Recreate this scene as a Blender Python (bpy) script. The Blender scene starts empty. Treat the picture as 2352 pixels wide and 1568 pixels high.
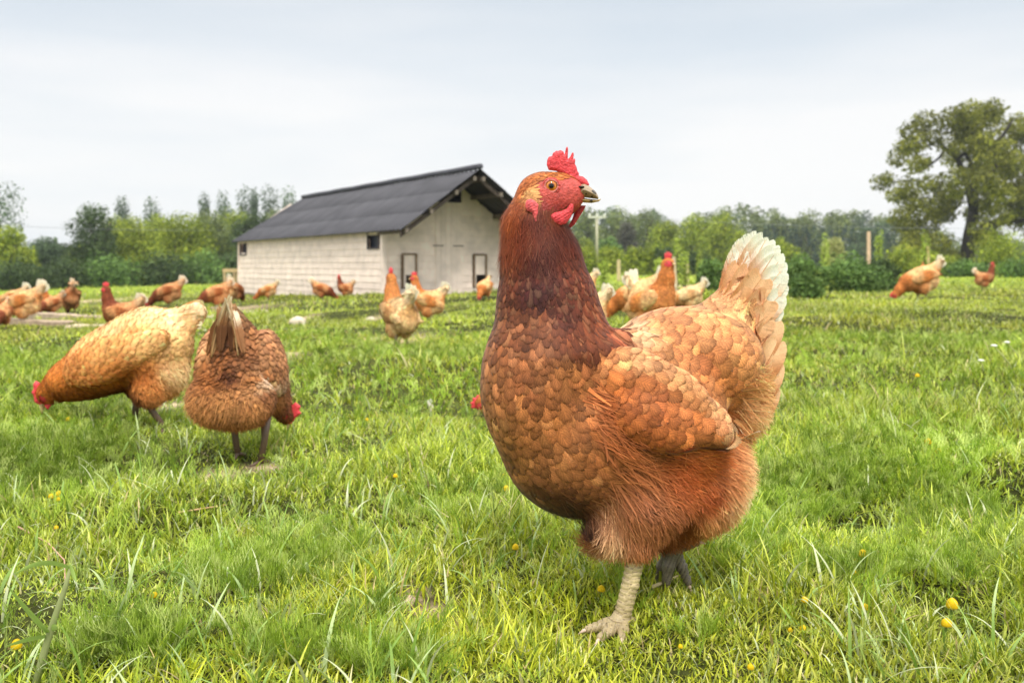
import bpy, math
import numpy as np
from mathutils import Vector

# ------------------------------------------------------------------ scene, camera, light
SC = bpy.context.scene
COL = SC.collection
R = math.radians
F, CX, HY, CH = 2200.0, 1176.0, 610.0, 0.36     # focal length, centre and horizon in photo units (2352 wide); camera height in m

cam_data = bpy.data.cameras.new("camera")
cam = bpy.data.objects.new("camera", cam_data)
COL.objects.link(cam)
cam.location = (0, 0, CH)
cam.rotation_euler = (R(90), 0, 0)
cam_data.sensor_width = 36.0
cam_data.lens = 36.0 * F / 2352.0
cam_data.shift_y = -(784.0 - HY) / 2352.0
cam_data.clip_start = 0.05
cam_data.clip_end = 2000.0
cam_data.dof.use_dof = True
cam_data.dof.focus_distance = 0.97
cam_data.dof.aperture_fstop = 11.0
SC.camera = cam

SUN_EL, SUN_AZ = R(56), R(172)      # azimuth measured from +Y (view direction) clockwise
world = bpy.data.worlds.new("World")
SC.world = world
world.use_nodes = True
wn, wl = world.node_tree.nodes, world.node_tree.links
wn.clear()
w_out = wn.new("ShaderNodeOutputWorld")
w_sky = wn.new("ShaderNodeTexSky")
w_sky.sky_type = 'NISHITA'
w_sky.sun_disc = False
w_sky.sun_elevation = SUN_EL
w_sky.sun_rotation = SUN_AZ
w_bg = wn.new("ShaderNodeBackground"); w_bg.inputs[1].default_value = 0.10
wl.new(w_sky.outputs[0], w_bg.inputs[0])
# overcast cloud deck: brighter towards the zenith, streaked with soft grey-blue
w_tc = wn.new("ShaderNodeTexCoord")
w_sep = wn.new("ShaderNodeSeparateXYZ"); wl.new(w_tc.outputs['Generated'], w_sep.inputs[0])
w_ramp = wn.new("ShaderNodeValToRGB")
els = w_ramp.color_ramp.elements
els[0].position = 0.0; els[0].color = (0.93, 0.94, 0.95, 1)
els[1].position = 1.0; els[1].color = (2.7, 2.62, 2.5, 1)
for p, c in ((0.045, (0.985, 0.985, 0.985, 1)), (0.15, (0.965, 0.97, 0.975, 1)), (0.21, (0.89, 0.915, 0.945, 1)), (0.27, (0.74, 0.80, 0.865, 1)),
             (0.42, (1.4, 1.4, 1.4, 1)), (0.6, (2.2, 2.16, 2.1, 1))):
    e = els.new(p); e.color = c
wl.new(w_sep.outputs[2], w_ramp.inputs[0])
w_map = wn.new("ShaderNodeMapping"); w_map.inputs['Scale'].default_value = (1.6, 1.0, 9.0)
wl.new(w_tc.outputs['Generated'], w_map.inputs[0])
w_noise = wn.new("ShaderNodeTexNoise")
w_noise.inputs['Scale'].default_value = 1.3; w_noise.inputs['Detail'].default_value = 4.0; w_noise.inputs['Roughness'].default_value = 0.45
wl.new(w_map.outputs[0], w_noise.inputs['Vector'])
w_r2 = wn.new("ShaderNodeValToRGB")
w_r2.color_ramp.elements[0].position = 0.30; w_r2.color_ramp.elements[0].color = (0.85, 0.91, 0.955, 1)
w_r2.color_ramp.elements[1].position = 0.62; w_r2.color_ramp.elements[1].color = (1.05, 1.045, 1.035, 1)
wl.new(w_noise.outputs[0], w_r2.inputs[0])
w_mul = wn.new("ShaderNodeMix"); w_mul.data_type = 'RGBA'; w_mul.blend_type = 'MULTIPLY'; w_mul.inputs[0].default_value = 1.0
wl.new(w_ramp.outputs[0], w_mul.inputs[6]); wl.new(w_r2.outputs[0], w_mul.inputs[7])
w_bg2 = wn.new("ShaderNodeBackground"); w_bg2.inputs[1].default_value = 1.0
wl.new(w_mul.outputs[2], w_bg2.inputs[0])
w_mix = wn.new("ShaderNodeMixShader"); w_mix.inputs[0].default_value = 0.94
wl.new(w_bg.outputs[0], w_mix.inputs[1]); wl.new(w_bg2.outputs[0], w_mix.inputs[2])
wl.new(w_mix.outputs[0], w_out.inputs[0])

sun_data = bpy.data.lights.new("sun", 'SUN')
sun_data.energy = 2.6
sun_data.angle = R(10)
sun_data.color = (1.0, 0.95, 0.87)
sun = bpy.data.objects.new("sun", sun_data)
COL.objects.link(sun)
sd = Vector((math.sin(SUN_AZ) * math.cos(SUN_EL), math.cos(SUN_AZ) * math.cos(SUN_EL), math.sin(SUN_EL)))
sun.rotation_euler = sd.to_track_quat('Z', 'Y').to_euler()

SC.view_settings.view_transform = 'Standard'
SC.view_settings.look = 'None'
SC.view_settings.exposure = 0.0
SC.view_settings.gamma = 1.0
SC.cycles.max_bounces = 6
SC.cycles.transparent_max_bounces = 10
SC.cycles.use_denoising = True

# ------------------------------------------------------------------ small helpers
def lin(c):
    c = np.asarray(c, float) / 255.0
    return np.where(c <= 0.04045, c / 12.92, ((c + 0.055) / 1.055) ** 2.4)

def tag(o, label=None, cat=None, group=None, kind=None):
    if label: o['label'] = label
    if cat: o['category'] = cat
    if group: o['group'] = group
    if kind: o['kind'] = kind
    return o

def empty(name, loc, rz=0.0, scale=1.0):
    o = bpy.data.objects.new(name, None)
    o.empty_display_size = 0.05
    o.location = loc; o.rotation_euler = (0, 0, rz); o.scale = (scale,) * 3
    COL.objects.link(o)
    return o

def np_mesh(name, V, quads=None, tris=None, col=None, smooth=True):
    V = np.asarray(V, np.float32)
    me = bpy.data.meshes.new(name)
    q = np.zeros((0, 4), np.int32) if quads is None else np.asarray(quads, np.int32).reshape(-1, 4)
    t = np.zeros((0, 3), np.int32) if tris is None else np.asarray(tris, np.int32).reshape(-1, 3)
    me.vertices.add(len(V)); me.vertices.foreach_set('co', V.ravel())
    loops = np.concatenate([q.ravel(), t.ravel()])
    me.loops.add(len(loops)); me.loops.foreach_set('vertex_index', loops)
    start = np.concatenate([np.arange(len(q)) * 4, len(q) * 4 + np.arange(len(t)) * 3]).astype(np.int32)
    me.polygons.add(len(start)); me.polygons.foreach_set('loop_start', start)
    me.polygons.foreach_set('use_smooth', np.full(len(start), smooth, bool))
    if col is not None:
        c = np.ones((len(V), 4), np.float32); c[:, :3] = col
        a = me.color_attributes.new('Col', 'FLOAT_COLOR', 'POINT')
        a.data.foreach_set('color', c.ravel())
    me.update(calc_edges=True)
    me.validate()
    return me

def mesh_obj(name, me, mat, parent=None):
    o = bpy.data.objects.new(name, me)
    if not me.materials: me.materials.append(mat)
    COL.objects.link(o)
    if parent is not None: o.parent = parent
    return o

class Buf:
    """collects pieces of geometry that become one mesh"""
    def __init__(s): s.V = []; s.Q = []; s.T = []; s.C = []; s.E = []; s.n = 0
    def add(s, V, Q=None, T=None, C=(1, 1, 1), E=None):
        V = np.asarray(V, float).reshape(-1, 3)
        s.E.append(np.zeros((len(V), 3)) if E is None else E)
        s.V.append(V)
        if Q is not None and len(Q): s.Q.append(np.asarray(Q).reshape(-1, 4) + s.n)
        if T is not None and len(T): s.T.append(np.asarray(T).reshape(-1, 3) + s.n)
        s.C.append(np.broadcast_to(np.asarray(C, float), (len(V), 3)))
        s.n += len(V)
    def box(s, lo, hi, C=(1, 1, 1), M=None):
        x0, y0, z0 = lo; x1, y1, z1 = hi
        V = np.array([(x0, y0, z0), (x1, y0, z0), (x1, y1, z0), (x0, y1, z0), (x0, y0, z1), (x1, y0, z1), (x1, y1, z1), (x0, y1, z1)], float)
        if M is not None: V = M(V)
        s.add(V, [(0, 3, 2, 1), (4, 5, 6, 7), (0, 1, 5, 4), (1, 2, 6, 5), (2, 3, 7, 6), (3, 0, 4, 7)], C=C)
    def tube(s, path, radii, n=8, C=(1, 1, 1), flat=None):
        P = np.asarray(path, float); rr = np.broadcast_to(np.asarray(radii, float), (len(P),))
        T = np.gradient(P, axis=0); T /= np.linalg.norm(T, axis=1)[:, None] + 1e-12
        ref = np.array([0.13, 0.2, 1.0]) if abs(T[0][2]) < 0.9 else np.array([1.0, 0.1, 0.0])
        a = np.linspace(0, 2 * np.pi, n, endpoint=False)
        V = []
        for p, t, r in zip(P, T, rr):
            u = np.cross(t, ref); u /= np.linalg.norm(u) + 1e-12
            w = np.cross(u, t); ref = w
            V.append(p + r * (np.cos(a)[:, None] * u + np.sin(a)[:, None] * w))
        m = len(P)
        V = np.concatenate(V + [P[:1], P[-1:]])
        Q = []
        for i in range(m - 1):
            for j in range(n):
                k = (j + 1) % n
                Q.append((i * n + j, i * n + k, (i + 1) * n + k, (i + 1) * n + j))
        Tt = [(m * n, (j + 1) % n, j) for j in range(n)] + [(m * n + 1, (m - 1) * n + j, (m - 1) * n + (j + 1) % n) for j in range(n)]
        if np.ndim(C) == 2:
            C = np.concatenate([np.repeat(C, n, axis=0), C[:1], C[-1:]])
        s.add(V, Q, Tt, C)
    def mesh(s, name, smooth=True, X=None):
        V = np.concatenate(s.V)
        if X is not None: V = X(V)
        me = np_mesh(name, V, np.concatenate(s.Q) if s.Q else None, np.concatenate(s.T) if s.T else None, np.concatenate(s.C), smooth)
        E = np.concatenate(s.E)
        if E.any(): me.attributes.new('Vane', 'FLOAT_VECTOR', 'POINT').data.foreach_set('vector', E.astype(np.float32).ravel())
        return me
    def build(s, name, mat, parent=None, smooth=True, X=None):
        return mesh_obj(name, s.mesh(name, smooth, X), mat, parent)

def vnoise(x, y, seed=0):
    xi, yi = np.floor(x).astype(np.int64), np.floor(y).astype(np.int64)
    fx, fy = x - xi, y - yi
    fx = fx * fx * (3 - 2 * fx); fy = fy * fy * (3 - 2 * fy)
    def h(a, b):
        n = (a * 374761393 + b * 668265263 + seed * 974634777) & 0xFFFFFFFF
        n = ((n ^ (n >> 13)) * 1274126177) & 0xFFFFFFFF
        return ((n ^ (n >> 16)) & 0xFFFF) / 65535.0
    return (h(xi, yi) * (1 - fx) + h(xi + 1, yi) * fx) * (1 - fy) + (h(xi, yi + 1) * (1 - fx) + h(xi + 1, yi + 1) * fx) * fy

def sstep(a, b, x):
    t = np.clip((x - a) / (b - a), 0, 1)
    return t * t * (3 - 2 * t)

# ------------------------------------------------------------------ the lie of the land
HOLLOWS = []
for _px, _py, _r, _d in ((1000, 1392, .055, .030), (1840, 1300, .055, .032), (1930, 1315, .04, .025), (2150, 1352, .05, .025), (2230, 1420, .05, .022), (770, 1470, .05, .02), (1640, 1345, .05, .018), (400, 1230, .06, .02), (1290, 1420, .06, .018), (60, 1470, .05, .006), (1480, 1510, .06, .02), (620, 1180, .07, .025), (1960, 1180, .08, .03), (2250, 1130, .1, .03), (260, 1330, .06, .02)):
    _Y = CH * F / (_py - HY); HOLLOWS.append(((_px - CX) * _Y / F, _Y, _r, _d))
def terrain(x, y):
    x = np.asarray(x, float); y = np.asarray(y, float)
    far = sstep(2.0, 9.0, y)
    xs = 25 * np.tanh(x / 25)
    tilt = np.where(xs < 0, 0.046 * xs, 0.004 * xs)
    z = far * (tilt - 0.055) - 0.24 * sstep(8, 24, y) * sstep(-1, 4, x)
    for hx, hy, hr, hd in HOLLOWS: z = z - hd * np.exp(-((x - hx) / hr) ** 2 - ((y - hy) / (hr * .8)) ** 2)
    calm = 1 - np.exp(-((x - 0.12) ** 2 + (y - 1.02) ** 2) / 0.28 ** 2)
    z = z + calm * 0.046 * (vnoise(x / 0.24 + 7, y / 0.24, 1) - 0.5) * (1 - 0.6 * sstep(3, 9, y))
    z = z + calm * 0.10 * (vnoise(x / 1.1, y / 1.1 + 3, 2) - 0.5) * sstep(1.2, 4.0, y)
    z = z + 0.12 * (vnoise(x / 5.0, y / 5.0, 3) - 0.5) * sstep(14, 40, y)
    z = z + 0.011 * np.tanh((y - 1.03) / 0.06) * np.exp(-((x - 0.12) / 0.3) ** 2 - ((y - 1.03) / 0.25) ** 2)
    return z

_YS = np.exp(np.linspace(math.log(0.6), math.log(150), 6000))
def ground(px, py):
    """the point of the ground seen at photo position (px, py)"""
    X = (px - CX) * _YS / F
    p = HY + F * (CH - terrain(X, _YS)) / _YS
    k = int(np.argmax(p <= py))
    return np.array((X[k], _YS[k], float(terrain(X[k], _YS[k]))))

def at(px, py, Y):
    return np.array(((px - CX) * Y / F, Y, CH - (py - HY) * Y / F))

# ------------------------------------------------------------------ materials
def new_mat(name):
    m = bpy.data.materials.new(name); m.use_nodes = True
    n = m.node_tree.nodes; n.clear()
    return m, n, m.node_tree.links

def vcol_mat(name, rough=0.6, spec=0.3, trans=0.0, noise=None, bump=None, sss=0.0, sheen=0.0, tint=(1, 1, 1)):
    """surface coloured by the mesh's vertex colours, with procedural mottling and relief"""
    m, n, l = new_mat(name)
    out = n.new("ShaderNodeOutputMaterial")
    b = n.new("ShaderNodeBsdfPrincipled")
    a = n.new("ShaderNodeAttribute"); a.attribute_name = 'Col'
    src = a.outputs['Color']
    tc = n.new("ShaderNodeTexCoord")
    if noise:
        t = n.new("ShaderNodeTexNoise"); t.inputs['Scale'].default_value = noise[0]; t.inputs['Detail'].default_value = 4
        l.new(tc.outputs['Object'], t.inputs['Vector'])
        mr = n.new("ShaderNodeMapRange"); mr.inputs['From Min'].default_value = 0.3; mr.inputs['From Max'].default_value = 0.7
        mr.inputs['To Min'].default_value = 1 - noise[1]; mr.inputs['To Max'].default_value = 1 + noise[1]
        l.new(t.outputs[0], mr.inputs['Value'])
        mm = n.new("ShaderNodeVectorMath"); mm.operation = 'SCALE'
        l.new(src, mm.inputs[0]); l.new(mr.outputs[0], mm.inputs['Scale'])
        src = mm.outputs[0]
    l.new(src, b.inputs['Base Color'])
    b.inputs['Roughness'].default_value = rough
    b.inputs['Specular IOR Level'].default_value = spec
    if sss: 
        b.inputs['Subsurface Weight'].default_value = sss
        b.inputs['Subsurface Radius'].default_value = (0.004, 0.0015, 0.001)
    if sheen:
        b.inputs['Sheen Weight'].default_value = sheen; b.inputs['Sheen Roughness'].default_value = 0.4
    if bump:
        t = n.new("ShaderNodeTexNoise"); t.inputs['Scale'].default_value = bump[0]; t.inputs['Detail'].default_value = 5
        l.new(tc.outputs['Object'], t.inputs['Vector'])
        bp = n.new("ShaderNodeBump"); bp.inputs['Strength'].default_value = bump[1]; bp.inputs['Distance'].default_value = bump[2]
        l.new(t.outputs[0], bp.inputs['Height']); l.new(bp.outputs[0], b.inputs['Normal'])
    sh = b.outputs[0]
    if trans:
        tr = n.new("ShaderNodeBsdfTranslucent"); l.new(src, tr.inputs['Color'])
        mx = n.new("ShaderNodeMixShader"); mx.inputs[0].default_value = trans
        l.new(sh, mx.inputs[1]); l.new(tr.outputs[0], mx.inputs[2]); sh = mx.outputs[0]
    l.new(sh, out.inputs[0])
    return m

M_FEATHER = vcol_mat("feather", 0.58, 0.25, 0.12, noise=(700, 0.14), sheen=0.1)
def add_vanes(m, amp):
    """barbs: fine oblique streaks across each vane and a frayed rim"""
    n, l = m.node_tree.nodes, m.node_tree.links
    at_ = n.new("ShaderNodeAttribute"); at_.attribute_name = 'Vane'
    sp = n.new("ShaderNodeSeparateXYZ"); l.new(at_.outputs['Vector'], sp.inputs[0])
    def M(op, a, b=None, c=None):
        x = n.new("ShaderNodeMath"); x.operation = op
        for i, v in enumerate((a, b, c)):
            if v is None: continue
            if isinstance(v, (int, float)): x.inputs[i].default_value = v
            else: l.new(v, x.inputs[i])
        return x.outputs[0]
    au = M('ABSOLUTE', sp.outputs[0])
    tc = n.new("ShaderNodeTexCoord"); nz = n.new("ShaderNodeTexNoise"); nz.inputs['Scale'].default_value = 260; nz.inputs['Detail'].default_value = 2
    l.new(tc.outputs['Object'], nz.inputs['Vector'])
    ph = M('ADD', M('MULTIPLY', M('SUBTRACT', sp.outputs[1], M('MULTIPLY', au, 0.34)), 50.0), M('MULTIPLY', nz.outputs[0], 9.0))
    st = M('SINE', ph)
    shaft = M('MULTIPLY', M('SUBTRACT', 1.0, M('MINIMUM', M('MULTIPLY', au, 6.0), 1.0)), 0.22)
    isf = M('GREATER_THAN', sp.outputs[2], 0.001)
    k = M('ADD', M('ADD', M('MULTIPLY', M('MULTIPLY', st, amp), isf), 1.0), M('MULTIPLY', shaft, isf))
    b = next(x for x in n if x.type == 'BSDF_PRINCIPLED')
    src = b.inputs['Base Color'].links[0].from_socket
    vm = n.new("ShaderNodeVectorMath"); vm.operation = 'SCALE'; l.new(src, vm.inputs[0]); l.new(k, vm.inputs['Scale'])
    l.new(vm.outputs[0], b.inputs['Base Color'])
    edge = M('ADD', sp.outputs[2], M('ADD', M('MULTIPLY', st, 0.07), M('MULTIPLY', M('SUBTRACT', nz.outputs[0], 0.5), 0.20)))
    cut = M('GREATER_THAN', edge, 0.97)
    out = next(x for x in n if x.type == 'OUTPUT_MATERIAL'); sh = out.inputs[0].links[0].from_socket
    tr = n.new("ShaderNodeBsdfTransparent"); mx = n.new("ShaderNodeMixShader")
    l.new(cut, mx.inputs[0]); l.new(sh, mx.inputs[1]); l.new(tr.outputs[0], mx.inputs[2]); l.new(mx.outputs[0], out.inputs[0])
add_vanes(M_FEATHER, 0.17)
M_FEATHER_FAR = vcol_mat("feather_soft", 0.7, 0.2, 0.08, noise=(90, 0.06))
M_DOWN = vcol_mat("down_skin", 0.8, 0.1, 0.0, noise=(300, 0.15))
M_FLESH = vcol_mat("flesh", 0.5, 0.35, 0.0, noise=(260, 0.30), bump=(420, 0.8, 0.0018), sss=0.2)
M_FLESH_FAR = vcol_mat("flesh_soft", 0.5, 0.35, 0.0, noise=(80, 0.12))
M_HORN = vcol_mat("horn", 0.42, 0.4, 0.0, noise=(500, 0.14), bump=(900, 0.3, 0.0006))
M_EYE = vcol_mat("eye", 0.06, 0.6)
M_GRASS = vcol_mat("grass", 0.38, 0.5, 0.28)
M_HERB = vcol_mat("herb", 0.6, 0.2, 0.30)
M_LEAF = vcol_mat("leaf", 0.6, 0.2, 0.25)
M_BARK = vcol_mat("bark", 0.9, 0.1, 0.0, noise=(6, 0.3), bump=(9, 0.6, 0.05))
M_WOOD = vcol_mat("weathered_wood", 0.85, 0.15, 0.0, noise=(14, 0.25), bump=(40, 0.4, 0.01))
M_STONE = vcol_mat("stone", 0.9, 0.15, 0.0, noise=(60, 0.25), bump=(90, 0.5, 0.01))
M_PETAL = vcol_mat("flower", 0.6, 0.2, 0.1, noise=(1500, 0.2), bump=(1800, 0.6, 0.001))
M_METAL = vcol_mat("grey_metal", 0.5, 0.4, 0.0)
# ------------------------------------------------------------------ soft-union solids and feathers
# design space of a bird: x to the right, y down, d away from the viewer, in photo units (or mm); mapped rigidly and evenly scaled to the world
class Solid:
    def __init__(s, prims, k=28.0): s.prims = prims; s.k = k
    def bounds(s, pad):
        lo = np.full(3, 1e9); hi = -lo
        for p in s.prims:
            if p[0] == 'e':
                c = np.array(p[1], float); r = max(p[2][0], p[2][1]); rr = np.array((r, r, p[2][2]))
                lo = np.minimum(lo, c - rr); hi = np.maximum(hi, c + rr)
            else:
                for c, r in ((p[1], p[3]), (p[2], p[4])):
                    c = np.array(c, float); lo = np.minimum(lo, c - r); hi = np.maximum(hi, c + r)
        return lo - pad, hi + pad
    def __call__(s, P):
        out = None
        for p in s.prims:
            if p[0] == 'e':
                q = P - np.array(p[1], float)
                a = math.radians(p[3]) if len(p) > 3 else 0.0
                if a:
                    ca, sa = math.cos(a), math.sin(a)
                    q = np.stack([ca * q[:, 0] + sa * q[:, 1], -sa * q[:, 0] + ca * q[:, 1], q[:, 2]], 1)
                r = np.array(p[2], float)
                k0 = np.linalg.norm(q / r, axis=1); k1 = np.linalg.norm(q / (r * r), axis=1)
                d = np.where(k1 > 1e-9, k0 * (k0 - 1) / np.maximum(k1, 1e-9), -r.min())
            else:
                fl = p[5] if len(p) > 5 else 1.0
                a, b = np.array(p[1], float), np.array(p[2], float)
                ba = b - a; t = np.clip(((P - a) @ ba) / (ba @ ba), 0, 1)
                q = P - a - t[:, None] * ba
                q = q * np.array((1, 1, 1 / fl))
                d = np.linalg.norm(q, axis=1) - (p[3] + (p[4] - p[3]) * t)
            if out is None: out = d
            else:
                h = np.maximum(s.k - np.abs(out - d), 0) / s.k
                out = np.minimum(out, d) - h * h * s.k * 0.25
        return out
    def grad(s, P, e=0.8):
        g = np.stack([s(P + np.eye(3)[i] * e) - s(P - np.eye(3)[i] * e) for i in range(3)], 1)
        return g / (np.linalg.norm(g, axis=1)[:, None] + 1e-9)

def surface_net(f, lo, hi, h):
    n = np.maximum(np.ceil((hi - lo) / h).astype(int) + 1, 4)
    ax = [lo[i] + h * np.arange(n[i]) for i in range(3)]
    G = np.stack(np.meshgrid(*ax, indexing='ij'), -1).reshape(-1, 3)
    val = np.concatenate([f(G[i:i + 200000]) for i in range(0, len(G), 200000)]).reshape(n)
    ins = val < 0
    c = [ins[i:n[0] - 1 + i, j:n[1] - 1 + j, k:n[2] - 1 + k] for i in (0, 1) for j in (0, 1) for k in (0, 1)]
    cnt = sum(x.astype(int) for x in c)
    act = (cnt > 0) & (cnt < 8)
    idx = np.full(act.shape, -1, int); idx[act] = np.arange(act.sum())
    I = np.argwhere(act)
    acc = np.zeros((len(I), 3)); w = np.zeros(len(I))
    corners = [(i, j, k) for i in (0, 1) for j in (0, 1) for k in (0, 1)]
    for a in corners:
        for axis in range(3):
            if a[axis]: continue
            b = list(a); b[axis] = 1
            va = val[I[:, 0] + a[0], I[:, 1] + a[1], I[:, 2] + a[2]]
            vb = val[I[:, 0] + b[0], I[:, 1] + b[1], I[:, 2] + b[2]]
            m = (va < 0) != (vb < 0)
            t = np.where(m, va / np.where(m, va - vb, 1), 0)
            p = np.array(a, float) + t[:, None] * (np.array(b) - np.array(a))
            acc[m] += p[m]; w[m] += 1
    V = lo + h * (I + acc / w[:, None])
    Q = []
    for axis in range(3):
        o1, o2 = [(1, 2), (2, 0), (0, 1)][axis]
        sl0 = [slice(1, -1)] * 3; sl1 = [slice(1, -1)] * 3
        sl0[axis] = slice(0, n[axis] - 1); sl1[axis] = slice(1, n[axis])
        A, B = ins[tuple(sl0)], ins[tuple(sl1)]
        J = np.argwhere(A != B)
        if not len(J): continue
        flip = A[tuple(J.T)]
        J = J.copy(); J[:, o1] += 1; J[:, o2] += 1
        def cell(d1, d2):
            K = J.copy(); K[:, o1] -= d1; K[:, o2] -= d2
            return idx[K[:, 0], K[:, 1], K[:, 2]]
        q = np.stack([cell(1, 1), cell(0, 1), cell(0, 0), cell(1, 0)], 1)
        q[~flip] = q[~flip][:, ::-1]
        Q.append(q)
    return V, np.concatenate(Q)

def solid_mesh(sd, h):
    lo, hi = sd.bounds(3 * h + sd.k * 0.4)
    V, Q = surface_net(sd, lo, hi, h)
    for _ in range(2):
        V = V - sd(V)[:, None] * sd.grad(V)
    return V, Q

def poly_sd(P2, poly):
    poly = np.asarray(poly, float); n = len(poly)
    d = np.full(len(P2), 1e18); s = np.ones(len(P2))
    for i in range(n):
        a, b = poly[i], poly[i - 1]
        e = b - a; w = P2 - a
        t = np.clip((w @ e) / (e @ e + 1e-12), 0, 1)
        q = w - t[:, None] * e
        d = np.minimum(d, (q * q).sum(1))
        c1 = P2[:, 1] >= a[1]; c2 = P2[:, 1] < b[1]; c3 = e[0] * w[:, 1] > e[1] * w[:, 0]
        fl = (c1 & c2 & c3) | (~c1 & ~c2 & ~c3)
        s = np.where(fl, -s, s)
    return s * np.sqrt(d)

def puff(poly, d0, thick, edge, h, wave=0.0, tilt=0.0, ref=0.0):
    """a soft cushion with the given outline, `thick` half-thick inside, rounded over `edge`"""
    poly = np.asarray(poly, float)
    def f(P):
        q = poly_sd(P[:, :2], poly)
        t = thick * np.sqrt(np.clip(-q / edge, 0, 1)) + wave * np.sin(P[:, 0] * 0.55 + P[:, 1] * 0.9) * np.clip(-q / edge, 0, 1)
        dd = P[:, 2] - d0 - tilt * (P[:, 1] - ref)
        return np.maximum(q, np.abs(dd) - t)
    lo = np.array((*poly.min(0), 0)) - 3 * h; hi = np.array((*poly.max(0), 0)) + 3 * h
    ex = abs(tilt) * (np.abs(poly[:, 1] - ref).max())
    lo[2] = d0 - thick - wave - ex - 3 * h; hi[2] = d0 + thick + wave + ex + 3 * h
    return surface_net(f, lo, hi, h)

def ctrl_lookup(ctrl, P2, power=3.2):
    C = np.array([c[:2] for c in ctrl], float)
    A = np.array([c[2:] for c in ctrl], float)
    d2 = ((P2[:, None, :] - C[None]) ** 2).sum(-1) + 60.0
    w = d2 ** (-power / 2 * 1.15)
    w /= w.sum(1)[:, None]
    return w @ A

def dart(P, r, rng, order=None):
    """keep a subset of P with spacing r (per point)"""
    cell = float(r.max()); grid = {}; keep = []
    K = np.floor(P / cell).astype(int)
    for i in range(len(P)):
        k = tuple(K[i]); ok = True; p = P[i]; ri = r[i]
        for a in (-1, 0, 1):
            for b in (-1, 0, 1):
                for c in (-1, 0, 1):
                    for j in grid.get((k[0] + a, k[1] + b, k[2] + c), ()):
                        q = P[j]; dx = q[0] - p[0]; dy = q[1] - p[1]; dz = q[2] - p[2]; m = 0.5 * (ri + r[j])
                        if dx * dx + dy * dy + dz * dz < m * m: ok = False; break
                    if not ok: break
                if not ok: break
            if not ok: break
        if ok: grid.setdefault(k, []).append(i); keep.append(i)
    return np.array(keep, int)

V_FULL = np.array([0, .25, .5, .68, .82, .91, .97, 1.0])
V_LOW = np.array([0, .35, .7, .9, 1.0])
def feather_profile(v):
    return np.where(v < 0.62, 0.30 + 0.70 * np.sin(np.clip(v / 0.62, 0, 1) * np.pi / 2), np.sqrt(np.clip(1 - ((v - 0.62) / 0.385) ** 2.6, 0.012, 1)))

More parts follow.
